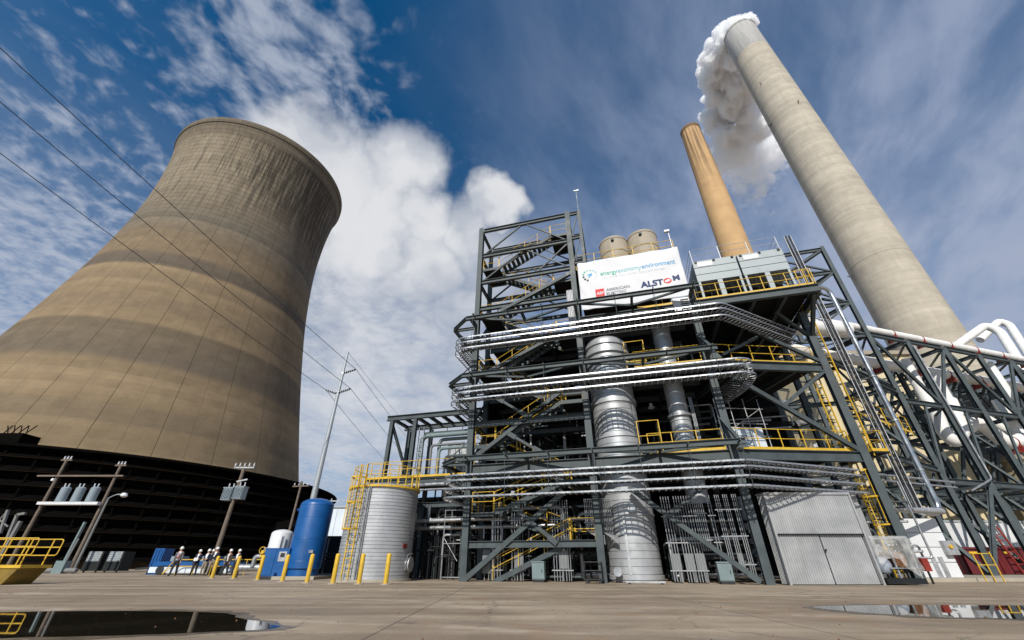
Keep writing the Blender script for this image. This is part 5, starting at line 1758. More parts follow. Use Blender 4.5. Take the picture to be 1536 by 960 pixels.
for k, (a, b) in enumerate((((1356, 540), (1390, 640)), ((1400, 560), (1424, 608)), ((1496, 600), (1530, 660)), ((1480, 545), (1500, 600)))):
    q = at(*a, 33.5+k*.3); q2 = at(*b, 33.5+k*.3)
    white_pipe(['white drop pipe left of the first trestle leg', 'white drop pipe behind the second trestle leg', 'white drop pipe behind the third trestle leg', 'short white drop pipe under the arching pipes'][k], [q, V((q.x, q.y, q2.z))], .42)
white_pipe('short thick white stub pipe entering the structure behind the downpipe', [V((20.6, 26.2, 16.2)), V((27.5, 28.6, 17.2))], .62)
# extra dark framing further back under the bridge
rnd = random.Random(5)
FR = thing('rear_pipe_rack', 'dark crowded steel pipe rack behind the trestle bridge', 'pipe rack', Bp(12, 14, .16))
for i in range(2, 7):
    for w_ in (14, 19):
        column(Bp(2+i*4.6, w_, 0), .16, 21.0, .36, parent=FR)
    for z in (8, 12, 15, 18, 20.8):
        beam(Bp(2+i*4.6, 14.2, z), Bp(2+i*4.6, 18.8, z), .34, .22, parent=FR)
        if i < 6:
            for w_ in (14, 19):
                beam(Bp(2.2+i*4.6, w_, z), Bp(6.4+i*4.6, w_, z), .34, .22, parent=FR)
            brace(Bp(2.2+i*4.6, 14, z-2.5), Bp(6.4+i*4.6, 14, z), .22, parent=FR)
            brace(Bp(2.2+i*4.6, 16.5, z), Bp(6.4+i*4.6, 14.2, z-.6), .2, parent=FR)
for k in range(14):
    w_ = 14.3+rnd.random()*4.4; z = rnd.choice((8, 12, 15, 18))+.55
    part(FR, 'pipe', MB().tube([Bp(11, w_, z), Bp(31, w_, z)], rnd.choice((.15, .2, .3)), 10), rnd.choice(('galv_dull', 'white_pipe', 'steel', 'shade_dark_steel')), smooth=True)

# ------------------------------------------------------------------ beige halls in the background
def hall(label, x0, x1, y0, y1, h, rz=0., name='industrial_hall'):
    t = thing(name, label, 'building', V((x0, y0, .16)))
    part(t, 'wall', MB().box(V(((x0+x1)/2, (y0+y1)/2, h/2+.08)), x1-x0, y1-y0, h-.16), 'beige')
    part(t, 'roof', MB().box(V(((x0+x1)/2, (y0+y1)/2, h+.25)), x1-x0+.8, y1-y0+.8, .5), 'tan_tank')
    n = int((x1-x0)/1.0)
    for k in range(1, n):
        part(t, 'cladding_rib', MB().box(V((x0+k*(x1-x0)/n, y0-.03, h/2+.1)), .07, .06, h-.3), 'beige')
    return t
hall('tall beige clad hall behind the first trestle legs', 37.5, 50.5, 46, 64, 23.5)
hall('lower beige clad hall behind the trestle at the far right', 53.5, 95, 44, 51.5, 10.2)
t = thing('steel_backdrop', 'dark backdrop block added in place of dense steel behind the trestle at far right', 'building', V((52, 57, .16)))  # dark block added to close sky gaps, standing in for dense steel
part(t, 'wall', MB().box(V((78, 66, 12)), 52, 18, 23.7), 'shade_cladding')
part(t, 'roof', MB().box(V((78, 66, 24.0)), 52.8, 18.8, .5), 'shade_dark_steel')
for k in range(12):
    part(t, 'frame_post', MB().box(V((53+4.4*k, 56.8, 12)), .5, .4, 23.6), 'steel')
for z in (6, 12, 18, 23):
    part(t, 'frame_beam', MB().box(V((78, 56.7, z)), 51, .3, .5), 'steel')

t = thing('control_panel_rack', 'pale panel rack with thin scaffold on the first floor of the right bay', 'panel rack', G(1.0, 2.2, 5.82))
for k in range(3):
    part(t, 'panel', MB().obox(G(1.5+.82*k, 2.3, 6.72), GD*.4, GN*.15, EZ*.85), 'pale_panel')
for k in range(4):
    part(t, 'standard', MB().tube([G(.9+.9*k, 1.9, 5.83), G(.9+.9*k, 1.9, 9.2)], .022, 6), 'galv_dull')
for z in (7.0, 7.7, 8.6):
    part(t, 'ledger', MB().tube([G(.8, 1.9, z), G(3.8, 1.9, z)], .02, 6), 'galv_dull')
part(t, 'diagonal', MB().tube([G(.9, 1.88, 7.0), G(3.6, 1.88, 8.6)], .018, 6), 'galv_dull')
# ------------------------------------------------------------------ left: pipe frame beside the structure
def left_frame():
    t = thing('piping_portal', 'open grey portal frame and piping attached left of the stair tower', 'steel frame', F(-6, 2, 0))
    v = 2.2
    a = FP(585, 628, v); b = FP(700, 617, v)
    zt = a.z
    ua = (a-F(0, v, 0)).dot(EU); 
    def beamt(p, q, h=.3, w_=.22, nm='beam'): return beam(p, q, h, w_, nm, parent=t)
    for vv in (v, v+2.6):
        beamt(F(ua-.2, vv, zt), F(0., vv, zt), .34, .26)
        column(F(ua+.25, vv, 0), 0, zt-.2, .26, parent=t)
        column(F(ua+2.1, vv, 0), 0, zt-.2, .26, parent=t)
    for k in range(8):
        u = ua+.2+k*(0-ua-.4)/7
        beamt(F(u, v+.15, zt-.02), F(u, v+2.45, zt-.02), .22, .16)
    brace(F(ua+.25, v, zt-.4), F(ua+1.0, v+2.6, 5.2), .18, parent=t)
    brace(F(ua+2.05, v, 4.9), F(ua+.35, v, 3.1), .14, parent=t)
    for z in (5.35, 3.9):
        beamt(F(ua-.5, v-.3, z), F(0., v-.3, z), .28, .2)
        beamt(F(ua-.5, v+2.6, z), F(0., v+2.6, z), .28, .2)
    part(t, 'deck', MB().prism([F(ua-.9, v-.4, 5.5), F(0, v-.4, 5.5), F(0, v+2.8, 5.5), F(ua-.9, v+2.8, 5.5)], (0, 0, .07)), 'deck')
    handrail(t, [F(ua-.9, v-.3, 5.58), F(-.25, v-.3, 5.58)])
    handrail(t, [F(ua-.9, v+2.7, 5.58), F(-.25, v+2.7, 5.58)])
    # pipes above the deck
    runs = [([F(-4.4, v+.3, 5.7), F(-4.4, v+.3, 8.4), F(-.1, v+.3, 8.4)], .16, 'cabinet'), ([F(-3.2, v+.6, 5.6), F(-3.2, v+.6, 8.15), F(-.7, v+.6, 8.15), F(-.7, v+.6, 6.5)], .12, 'cabinet'),
            ([F(-2.9, v, 5.6), F(-2.9, v, 7.4), F(-.2, v, 7.4)], .11, 'cabinet'), ([F(-2.5, v+.2, 5.6), F(-2.5, v+.2, 6.9), F(-.2, v+.2, 6.9)], .09, 'steel'),
            ([F(-3.6, v+.2, 5.6), F(-3.6, v+.2, 7.7), F(-1.2, v+.2, 7.7)], .09, 'box_grey'), ([F(-4.6, v+.9, 8.75), F(0, v+.9, 8.75)], .10, 'steel'),
            ([F(-5.2, v-.6, 5.05), F(-.4, v-.6, 5.05)], .11, 'galv'), ([F(-5.4, v-.6, 4.75), F(-.4, v-.6, 4.75)], .07, 'galv'),
            ([F(-4.0, v-.5, 4.6), F(-4.0, v-.5, 3.0), F(-.6, v-.5, 3.0)], .10, 'galv_dull')]
    for pts, r, mt in runs:
        part(t, 'pipe', MB().tube(arc_path(pts, r*3, 5), r, 10), mt, smooth=True)
    rnd = random.Random(9)
    for k in range(60):
        u = rnd.uniform(-4.6, -.3); vv = rnd.uniform(v-.4, v+3.2); z = rnd.uniform(1.0, 4.4)
        pts = [F(u, vv, .02), F(u, vv, z), F(u+rnd.uniform(.4, 1.5), vv, z)]
        part(t, 'pipe', MB().tube(arc_path(pts, .2, 4), rnd.choice((.03, .04, .06)), 8), rnd.choice(('shade_dark_steel', 'shade_dark_steel', 'black', 'steel', 'galv_dull')), smooth=True)
    for k in range(5):
        u = -4.4+k*.95
        part(t, 'upright', MB().bar(F(u, v+3.2, 0), F(u, v+3.2, 5.4), .1, .1), 'shade_dark_steel')
    # pale tray riser
    for s in (-.18, .18):
        part(t, 'riser_rail', MB().bar(F(-4.3+s, v-.1, 6.2), F(-4.3+s, v-.1, 8.9), .04, .1, EV), 'galv')
    m = MB()
    for k in range(9):
        m.bar(F(-4.48, v-.1, 6.3+.3*k), F(-4.12, v-.1, 6.3+.3*k), .03, .03)
    part(t, 'riser_rungs', m, 'galv', kind='stuff')
    handrail(t, [F(-3.8, v+3.0, 8.9), F(0, v+3.0, 8.9)], mat='galv_dull', toe=False, r=.018)
    # silvery clad equipment behind
    e = thing('clad_ductwork', 'pale silver ribbed ductwork behind the portal frame left of the stairs', 'ductwork', F(-4, 6.5, 0))
    part(e, 'body', MB().box(F(-1.9, 7.2, 7.55), 4.2, 2.2, 2.2, FROT), 'galv_dull')
    for k in range(9):
        part(e, 'rib', MB().box(F(-3.9+k*.5, 6.05, 7.55), .1, .12, 2.2, FROT), 'galv_dull')
    part(e, 'base', MB().box(F(-1.9, 7.2, 5.6), 4.6, 2.4, 1.7, FROT), 'black')
    part(e, 'support', MB().box(F(-2.3, 7.2, 2.4), 5.6, 2.4, 4.7, FROT), 'shade_cladding')
    h = thing('dark_backdrop', 'added dark backdrop block deep behind the portal frame and silver tank', 'building', F(-5, 8.5, 0))  # dark block added to close off the sky and fill the gap with shade
    part(h, 'wall', MB().box(F(-4.4, 10.0, 2.55), 9.4, 3.0, 5.1, FROT), 'shade_cladding')
    part(h, 'roof', MB().box(F(-4.4, 10.0, 5.18), 9.8, 3.4, .16, FROT), 'shade_dark_steel')
    for k in range(7):
        part(h, 'post', MB().box(F(-8.6+k*1.4, 8.4, 2.5), .14, .14, 5.0, FROT), 'shade_dark_steel')
left_frame()
# slim strut tower of scaffold in the left bay
SC = thing('scaffold', 'thin pale scaffold standing between the silver tank and the stair foot', 'scaffold', F(-1.2, .9, 0))
for u in (-1.5, -.35):
    for v in (.9, 1.9):
        part(SC, 'standard', MB().tube([F(u, v, 0), F(u, v, 3.5)], .025, 6), 'galv_dull')
for z in (.15, 1.75, 3.1, 3.45):
    part(SC, 'ledger', MB().tube([F(-1.5, .9, z), F(-.35, .9, z)], .022, 6), 'galv')
part(SC, 'diagonal', MB().tube([F(-1.45, .9, 2.0), F(-.6, .9, .9)], .02, 6), 'galv')
part(SC, 'platform', MB().box(F(-.92, 1.4, 2.9), 1.2, 1.0, .05, FROT), 'wood_pole')

# ------------------------------------------------------------------ silver ribbed tank with caged ladder
def silver_tank():
    c = V((-7.5, 25.5, 0)); r, h = 1.93, 4.45
    t = thing('storage_tank', 'squat silver ribbed storage tank with yellow caged ladder', 'tank', c)
    part(t, 'plinth', MB().lathe(c, [(.01, .10), (r+.15, .10), (r+.15, 0)], 48), 'wet_rim')
    prof = [(r, .1)]
    z = .1
    while z < h-.05:
        z += .17
        prof += [(r, z-.03), (r-.025, z-.026), (r-.025, z-.004), (r, z)]
    part(t, 'shell', MB().lathe(c, prof, 72), 'clad_metal', smooth=True)
    part(t, 'roof', MB().lathe(c, [(r+.03, h), (r+.03, h+.08), (r*.5, h+.3), (.01, h+.4)], 72), 'clad_metal', smooth=True)
    part(t, 'roof_rim', MB().lathe(c, [(r, h-.03), (r+.10, h-.03), (r+.10, h+.07), (r, h+.07)], 72), 'yellow', smooth=True)
    d = V((-c.x, -c.y, 0)).normalized(); s = V((-d.y, d.x, 0))
    # ladder on the left of the visible face: direction measured from the axis
    a = atan2(d.y, d.x)-radians(38)
    en = V((cos(a), sin(a), 0)); ex = V((-en.y, en.x, 0))
    p = c+en*(r+.22)
    caged_ladder(t, p, .12, h+1.15, ex, en)
    for zz in (1.0, 2.4, 3.8):
        part(t, 'standoff', MB().bar(c+en*r+EZ*zz, p+EZ*zz, .05, .05), 'yellow')
    part(t, 'downcomer', MB().tube([c+V((cos(a+.22), sin(a+.22), 0))*(r+.06)+EZ*.1, c+V((cos(a+.22), sin(a+.22), 0))*(r+.06)+EZ*(h+.1)], .045, 8), 'galv', smooth=True)
    part(t, 'downcomer', MB().tube([c+V((cos(a+.27), sin(a+.27), 0))*(r+.06)+EZ*.1, c+V((cos(a+.27), sin(a+.27), 0))*(r+.06)+EZ*(h+.1)], .035, 8), 'galv', smooth=True)
    # roof railing
    ring = [c+V((cos(b), sin(b), 0))*(r-.02)+EZ*(h+.08) for b in [a+.16+k*(2*pi-.32)/22 for k in range(23)]]
    handrail(t, ring, toe=False, sp=.55)
    # manway
    b = atan2(d.y, d.x)+radians(62)
    q = V((cos(b), sin(b), 0))
    mw = part(t, 'manway', MB().tube([c+q*(r-.05)+EZ*.75, c+q*(r+.16)+EZ*.75], .30, 20), 'galv', smooth=True)
    part(mw, 'cover', MB().tube([c+q*(r+.16)+EZ*.75, c+q*(r+.21)+EZ*.75], .36, 20), 'galv_dull', smooth=True)
    part(mw, 'davit', MB().tube(arc_path([c+q*(r+.05)+EZ*.5-V((-q.y, q.x, 0))*.34, c+q*(r+.1)+EZ*1.2-V((-q.y, q.x, 0))*.34, c+q*(r+.22)+EZ*1.25], .12, 4), .025, 6), 'galv')
    part(t, 'placard', MB().box(c+V((cos(b-.25), sin(b-.25), 0))*(r+.02)+EZ*1.6, .05, .3, .22, b-.25), 'dark_red')
silver_tank()

# ------------------------------------------------------------------ blue tank, white tank, blue cabinet
def blue_tank():
    c = V((-12.6, 28.4, 0)); r = 1.0
    t = thing('pressure_tank', 'tall bright blue pressure tank with domed top', 'tank', c)
    part(t, 'pad', MB().box(c+EZ*.08, 2.6, 2.6, .16), 'wet_rim')
    prof = [(.01, .25), (r*.7, .3), (r, .55), (r, 4.0)]+[(r*cos(a), 4.0+.42*sin(a)) for a in (.25, .5, .75, 1.0, 1.25, 1.5)]+[(.01, 4.42)]
    part(t, 'shell', MB().lathe(c, prof, 64), 'blue', smooth=True)
    part(t, 'skirt', MB().lathe(c, [(r*.9, .14), (r*.9, .6)], 48), 'blue', smooth=True)
    for z in (.9, 2.1, 3.3, 3.98):
        part(t, 'weld_seam', MB().lathe(c, [(r, z-.02), (r+.009, z), (r, z+.02)], 64), 'blue', smooth=True)
    d = V((-c.x, -c.y, 0)).normalized(); s = V((-d.y, d.x, 0))
    part(t, 'nozzle', MB().tube([c+s*(-r*.9)+EZ*3.7, c+s*(-r*1.12)+EZ*3.7], .08, 10), 'blue', smooth=True)
    part(t, 'name_plate', MB().box(c+d*(r+.005)+s*.2+EZ*1.4, .03, .25, .16, atan2(d.y, d.x)), 'galv')
    c = V((-15.0, 29.6, 0)); r = .64
    t = thing('receiver_tank', 'slim white vertical tank standing behind the blue cabinet', 'tank', c)
    prof = [(.01, .1), (r, .12), (r, 2.45)]+[(r*cos(a), 2.45+.25*sin(a)) for a in (.4, .8, 1.2, 1.5)]+[(.01, 2.7)]
    part(t, 'shell', MB().lathe(c, prof, 40), 'white_paint', smooth=True)
    part(t, 'foot', MB().lathe(c, [(r*.85, 0), (r*.85, .14)], 24), 'white_paint')
    for k in range(2):
        part(t, 'gauge_pipe', MB().tube([c+V((.35+.12*k, -.6, .6)), c+V((.35+.12*k, -.6, 2.3))], .025, 6), 'galv')
    c = V((-13.95, 27.9, 0))
    t = thing('dryer_cabinet', 'low blue equipment cabinet between the white tank and the blue tank', 'cabinet', c)
    part(t, 'base', MB().box(c+EZ*.08, 1.5, .9, .16), 'black')
    part(t, 'body', MB().box(c+EZ*.85, 1.45, .85, 1.38), 'blue')
    part(t, 'door', MB().box(c+V((-.35, -.44, .85)), .6, .03, 1.25), 'blue')
    part(t, 'control_panel', MB().box(c+V((.38, -.44, 1.15)), .45, .03, .5), 'galv_dull')
    part(t, 'screen', MB().box(c+V((.38, -.46, 1.22)), .25, .02, .2), 'black')
    part(t, 'top_plate', MB().box(c+EZ*1.56, 1.5, .9, .04), 'blue')
blue_tank()
# bollards
bol = [(318, 866), (350, 868), (386, 870), (423, 872), (460, 874), (499, 875.3), (538, 875.6), (578, 876)]
BLAB = ['yellow bollard nearest the group of people', 'yellow bollard second from the people', 'yellow bollard left of the white tank', 'yellow bollard before the blue cabinet', 'yellow bollard right of the blue tank', 'yellow bollard at the left edge of the silver ribbed tank', 'yellow bollard before the caged ladder of the silver tank', 'yellow bollard before the middle of the silver ribbed tank']
BM = MB().lathe((0, 0, 0), [(.10, 0), (.10, 1.12), (.085, 1.17), (.05, 1.195), (.005, 1.205)], 20).mesh('post', 'yellow', smooth=True)
BR_ = MB().lathe((0, 0, 0), [(.22, .0), (.22, .03), (.101, .035)], 20).mesh('footing', 'wet_rim', smooth=True)
for (px, py), lb in zip(bol, BLAB):
    Y = .8/((py-845)/822)
    Y = min(Y, 29.5)
    d = ray(px, py)
    p = V((d.x/d.y*Y, Y, 0))
    t = thing('bollard', lb, 'bollard', p, 'yellow bollards along the tank yard')
    inst(t, 'post', BM, p); inst(t, 'footing', BR_, p)

# pale shed and dark glazed plant between blue and silver tanks
o = V((-21.0, 46, 0))
t = thing('pale_clad_house', 'pale blue-white clad plant house seen between the blue and silver tanks', 'building', o)
part(t, 'wall', MB().box(o+V((4.5, 4, 4.25)), 11, 8, 3.1), 'pale_panel')
for k in range(1, 9):
    part(t, 'rib', MB().box(o+V((-1.0+k*1.25, -.02, 4.25)), .06, .06, 3.1), 'pale_panel')
part(t, 'roof_edge', MB().box(o+V((4.5, 4, 5.85)), 11.3, 8.3, .14), 'steel_light')
part(t, 'lower_bay', MB().box(o+V((4.5, 4.3, 1.35)), 10.6, 7.4, 2.7), 'black')
for k in range(5):
    part(t, 'post', MB().box(o+V((-.8+k*2.65, .15, 1.35)), .3, .3, 2.7), 'steel')
g = V((-12.3, 31.5, 0))
t = thing('glazed_skid', 'dark glazed machine housing between the blue and silver tanks', 'machine', g)
part(t, 'frame', MB().box(g+EZ*.12, 2.6, 2.0, .24), 'galv_dull')
part(t, 'housing', MB().box(g+V((0, .1, 1.25)), 2.2, 1.7, 2.0), 'black')
part(t, 'glass', MB().box(g+V((0, -.8, 1.5)), 2.3, .04, 1.5), 'dark_glass')
for x in (-1.15, 0, 1.15):
    part(t, 'post', MB().box(g+V((x, -.84, 1.25)), .07, .07, 2.1), 'galv')
for k in range(5):
    part(t, 'coil', MB().box(g+V((.1, -.87, .55+.2*k)), 1.2, .04, .1), 'black')
part(t, 'roof', MB().box(g+EZ*2.32, 2.6, 2.1, .1), 'black')
# rust-roofed shed right of the cooling tower
o = V((-34, 76, 0))
t = thing('rusty_roof_shed', 'open shed with rusty red roof right of the cooling tower base', 'shed', o)
part(t, 'roof', MB().prism([o+V((-1.5, 0, 7.6)), o+V((9, 0, 9.2)), o+V((9, 0, 8.9)), o+V((-1.5, 0, 7.3))], (0, 8, 0)), 'rust_roof')
part(t, 'fascia', MB().prism([o+V((-6, -.1, 6.8)), o+V((9.2, -.1, 8.7)), o+V((9.2, -.1, 7.6)), o+V((-6, -.1, 5.6))], (0, .1, 0)), 'louver')
for k in range(4):
    part(t, 'post', MB().box(o+V((-1+3.3*k, .3, 3.6)), .3, .3, 7.2), 'louver_ledge')

# ------------------------------------------------------------------ poles and wires
def xy_at(px, py, Y):
    d = ray(px, py)
    return V((d.x/d.y*Y, Y, 0))
def tall_pole():
    b = xy_at(522, 528, 45); top = at(522, 528, 45).z
    t = thing('power_pole', 'tall grey steel power pole rising behind the blue tank', 'power pole', b)
    part(t, 'shaft', MB().lathe(b, [(.34, 0), (.30, 6), (.20, 16), (.12, top), (.01, top+.05)], 20), 'steel_pole', smooth=True)
    tips = []
    for px, py, q in ((534, 554, 0), (526, 583, 0), (489, 585, 0)):
        e = at(px, py, 44.6)
        st = V((b.x, b.y, e.z-.35))
        part(t, 'arm', MB().tube([st, e], [.11, .075], 8), 'black', smooth=True)
        for k in range(5):
            c = st.lerp(e, .25+.15*k)
            d = (e-st).normalized()
            part(t, 'insulator_disc', MB().tube([c-d*.03, c+d*.03], .16, 10), 'insulator', smooth=True)
        part(t, 'arm_bracket', MB().box(st, .3, .3, .35), 'steel_pole')
        tips.append(e)
    tips.append(b+EZ*top)
    return tips
tips = tall_pole()
def wire(label, pts, sag=1.2, r=.035):
    P = []
    for a, b in zip(pts, pts[1:]):
        for k in range(24):
            f = k/24
            P.append(a.lerp(b, f)-EZ*(4*sag*f*(1-f)))
    P.append(pts[-1])
    solo('power_line', MB().tube(P, r, 5), 'wire', label, 'wire', loc=pts[0], group='overhead power lines')
far = [at(640, 690, 130), at(636, 712, 130), at(600, 712, 130), at(650, 680, 130)]
for k, (px, py, z, lb) in enumerate(((0, 56, 27.0, 'upper of the three wires crossing the left sky to the steel pole'), (0, 138, 26.0, 'middle of the three wires crossing the left sky to the steel pole'), (0, 216, 25.0, 'lowest of the three wires crossing the left sky to the steel pole'))):
    q = atz(px, py, z)
    e = tips[k]
    start = e+(q-e)*1.9
    wire(lb, [start, e, far[k]], .55, .028)
wire('thin earth wire running right from the tip of the steel pole', [tips[3], far[3]], .6, .02)

def wood_pole(name, label, px, py, Y, r=.15, mat='wood_pole', group=None):
    b = xy_at(px, py, Y); top = at(px, py, Y).z
    t = thing(name, label, 'pole', b, group)
    part(t, 'shaft', MB().lathe(b, [(r, 0), (r*.72, top), (.01, top+.03)], 14), mat, smooth=True)
    return t, b, top
def can_transformer(t, c, h, r, nm='transformer'):
    o = part(t, nm, MB().lathe(c, [(.01, 0), (r, .02), (r, h), (r*.8, h+.1), (.01, h+.16)], 20), 'transformer', smooth=True)
    for a in (.5, 2.2):
        part(o, 'bushing', MB().tube([c+V((cos(a)*r*.5, -sin(a)*r*.5, h+.05)), c+V((cos(a)*r*.6, -sin(a)*r*.6, h+.45))], .06, 8), 'insulator', smooth=True)
    for k in range(3):
        part(o, 'fin', MB().box(c+V((0, 0, h*(.2+.3*k))), 2*r+.06, 2*r+.06 if False else .12, .05), 'transformer')
# H-frame: two poles with platform
t, b2, z2 = wood_pole('transformer_pole', 'right wooden pole of the two-pole transformer stand by the cooling tower', 182, 697, 46, .17, group='poles of the transformer stand')
t1, b1, z1_ = wood_pole('transformer_pole', 'left wooden pole of the two-pole transformer stand by the cooling tower', 101, 689, 46, .17, group='poles of the transformer stand')
dxy = (b2-b1).normalized()
for tt, bb, zz_ in ((t, b2, z2), (t1, b1, z1_)):
    for k in range(3):
        part(tt, 'insulator', MB().lathe(bb+EZ*(zz_+.0)+dxy*(.35*(k-1)), [(.05, 0), (.09, .1), (.05, .2), (.08, .3), (.01, .35)], 8), 'insulator', smooth=True)
    part(tt, 'crossarm', MB().bar(bb-dxy*.6+EZ*(zz_-.08), bb+dxy*.6+EZ*(zz_-.08), .12, .14), 'wood_pole')
pf = thing('transformer_platform', 'white platform slung between the two wooden poles by the cooling tower', 'platform', b1+EZ*6.2)
part(pf, 'deck', MB().bar(b1-V((0, .2, 0))+EZ*6.15, b2-V((0, .2, 0))+EZ*6.15, .8, .26), 'white_paint')
part(pf, 'crossarm', MB().bar(b1-dxy*2+EZ*8.9-V((0, .2, 0)), b2+dxy*1.0+EZ*8.9-V((0, .2, 0)), .14, .16), 'wood_pole')
part(pf, 'lamp', MB().lathe(b1+V((.2, -.5, 8.3)), [(.01, .3), (.12, .28), (.16, .05), (.01, 0)], 12), 'lamp_glass', smooth=True)
for k, nm in enumerate(('leftmost', 'middle', 'rightmost')):
    c = b1.lerp(b2, (.30, .55, .80)[k])-V((0, .2, 0))+EZ*6.29
    tr = thing('pole_transformer', '%s of three grey can transformers on the pole platform' % nm, 'transformer', c, 'three can transformers')
    can_transformer(tr, c, 1.35, .42, 'can')
# street lamp
t, bb, zz_ = wood_pole('street_lamp', 'grey street lamp with curved arm beside the transformer poles', 163, 747, 44.5, .12, 'grey_pole')
e = at(186, 743, 44.5)
part(t, 'arm', MB().tube(arc_path([bb+EZ*zz_, bb+EZ*(zz_+.35)+V((.6, 0, 0)), e+EZ*.1], .5, 5), .05, 8), 'steel_pole', smooth=True)
part(t, 'lamp_head', MB().lathe(e, [(.01, .25), (.22, .2), (.32, -.05), (.18, -.16), (.01, -.2)], 14), 'lamp_glass', smooth=True)
# slanting lifting jib near the lamp
t = thing('jib_crane', 'small blue-grey jib crane leaning at the foot of the transformer pole', 'crane', xy_at(92, 852, 43))
jb = xy_at(92, 852, 43)
part(t, 'base', MB().box(jb+EZ*.5, .9, .7, 1.0), 'cabinet')
part(t, 'boom', MB().bar(jb+EZ*.9, at(128, 783, 43), .16, .22), 'cabinet')
part(t, 'ram', MB().tube([jb+V((.3, -.2, .9)), at(118, 808, 43)], .08, 8), 'grey_pole')
part(t, 'outrigger', MB().tube([jb+V((-5, 0, .25)), jb+V((1.5, 0, .25))], .2, 10), 'grey_pole', smooth=True)
# single pole with two box transformers
t, bb, zz_ = wood_pole('transformer_pole', 'wooden pole with two box transformers standing behind the people', 367, 700, 38, .19)
part(t, 'crossarm', MB().bar(bb-V((.85, .1, 0))+EZ*(zz_-.1), bb+V((.95, -.1, 0))+EZ*(zz_-.1), .1, .12), 'galv_dull')
part(t, 'crossarm', MB().bar(bb-V((.2, .1, 0))+EZ*(zz_-1.3), bb+V((.7, -.1, 0))+EZ*(zz_-1.1), .1, .12), 'galv_dull')
for k in range(5):
    part(t, 'insulator', MB().lathe(bb+V((-.8+.42*k, -.1, zz_)), [(.05, 0), (.08, .1), (.04, .18), (.07, .26), (.01, .32)], 8), 'insulator', smooth=True)
for s in (-1, 1):
    c = bb+V((.47*s-.02, -.12, 5.55+.05*s))
    o = part(t, 'transformer_box', MB().box(c+EZ*.45, .78, .7, .95), 'transformer')
    for k in range(6):
        part(o, 'cooling_fin', MB().box(c+V((-.32+.13*k, -.38, .45)), .03, .1, .8), 'transformer')
    part(o, 'lid', MB().box(c+EZ*.96, .86, .78, .08), 'transformer')
    for k in range(2):
        part(o, 'bushing', MB().tube([c+V((-.2+.4*k, 0, 1.0)), c+V((-.2+.4*k, -.05, 1.35))], .05, 8), 'insulator')
# thin brown pole
t, bb, zz_ = wood_pole('utility_pole', 'thin brown wooden pole left of the blue tank', 453, 722, 40, .12)
part(t, 'crossarm', MB().bar(bb+V((-.75, 0, zz_-.45)), bb+V((.75, 0, zz_-.40)), .1, .1), 'wood_pole')
for k in range(4):
    part(t, 'insulator', MB().lathe(bb+V((-.6+.4*k, 0, zz_-.35)), [(.04, 0), (.06, .1), (.01, .2)], 8), 'insulator')
t, bb, zz_ = wood_pole('utility_pole', 'short grey pole with crossarm behind the plant house roof', 498, 748, 60, .13, 'steel_pole')
part(t, 'crossarm', MB().bar(bb+V((-1.2, 0, zz_-.3)), bb+V((1.2, 0, zz_-.3)), .12, .14), 'steel_pole')
# far-left lattice gantry fragments
t = thing('switch_gantry', 'grey lattice gantry legs at the far left edge behind the yellow rail', 'gantry', xy_at(5, 850, 52))
for a, b in (((0, 800), (12, 765)), ((10, 810), (26, 772)), ((26, 772), (38, 770))):
    part(t, 'leg', MB().bar(at(*a, 52), at(*b, 52), .25, .25), 'grey_pole')
gl = xy_at(-8, 850, 52)
part(t, 'post', MB().bar(gl, gl+EZ*5, .3, .3), 'grey_pole')
for a, b in (((-10, 790), (10, 768)), ((-12, 770), (12, 790))):
    part(t, 'lattice', MB().bar(at(*a, 52), at(*b, 52), .12, .12), 'grey_pole')
t = thing('intake_hoist', 'rusty lattice hoist perched on the cooling tower intake roof at far left', 'hoist', at(30, 655, 68))
hb = at(30, 655, 68)
part(t, 'platform', MB().box(hb-EZ*1.2-V((2.5, 0, 0)), 9, 3, 2.8), 'louver')
for k in range(4):
    part(t, 'lattice', MB().bar(hb+V((-2+1.2*k, -1, 0)), hb+V((-1.2+1.4*k, -1, 1.6)), .12, .12), 'louver_ledge')
    part(t, 'lattice', MB().bar(hb+V((-1+1.0*k, -1, 0)), hb+V((-2+1.2*k, -1, 1.6)), .1, .1), 'louver_ledge')
part(t, 'bracket', MB().bar(hb+V((0, 0, 0)), V((hb.x-.5, hb.y+1.2, .0)), .4, .4), 'louver')

# ------------------------------------------------------------------ yellow stile at the far left
def stile():
    o = V((-22.35, 20.6, 0))
    t = thing('yellow_stile', 'stained yellow block with yellow handrail at the left edge of the yard', 'barrier', o)
    part(t, 'block', MB().prism([o+V((-5, 0, 0)), o+V((.35, 0, 0)), o+V((.75, 0, .62)), o+V((-5, 0, .62))], (0, 1.3, 0)), 'yellow_stained')
    part(t, 'top_plate', MB().prism([o+V((-5, -.05, .62)), o+V((.85, -.05, .62)), o+V((.85, -.05, .74)), o+V((-5, -.05, .74))], (0, 1.4, 0)), 'yellow')
    for y in (.05, 1.2):
        m = MB()
        m.tube(arc_path([o+V((-5, y, 1.78)), o+V((.95, y, 1.78)), o+V((.95, y, 1.12)), o+V((-5, y, 1.12))], .12, 3), .024, 6)
        m.tube([o+V((-5, y, 1.45)), o+V((.95, y, 1.45))], .025, 6)
        h = part(t, 'handrail', m, 'yellow', origin=o)
        for k in range(6):
            part(h, 'post', MB().tube([o+V((-4.6+1.02*k, y, .7)), o+V((-4.6+1.02*k, y, 1.78))], .03, 6), 'yellow')
pmat('yellow_stained', (.22, .14, .02), .8, 0, .4, 2.0, dirt=(.06, .045, .02, 1.2, .8))
stile()

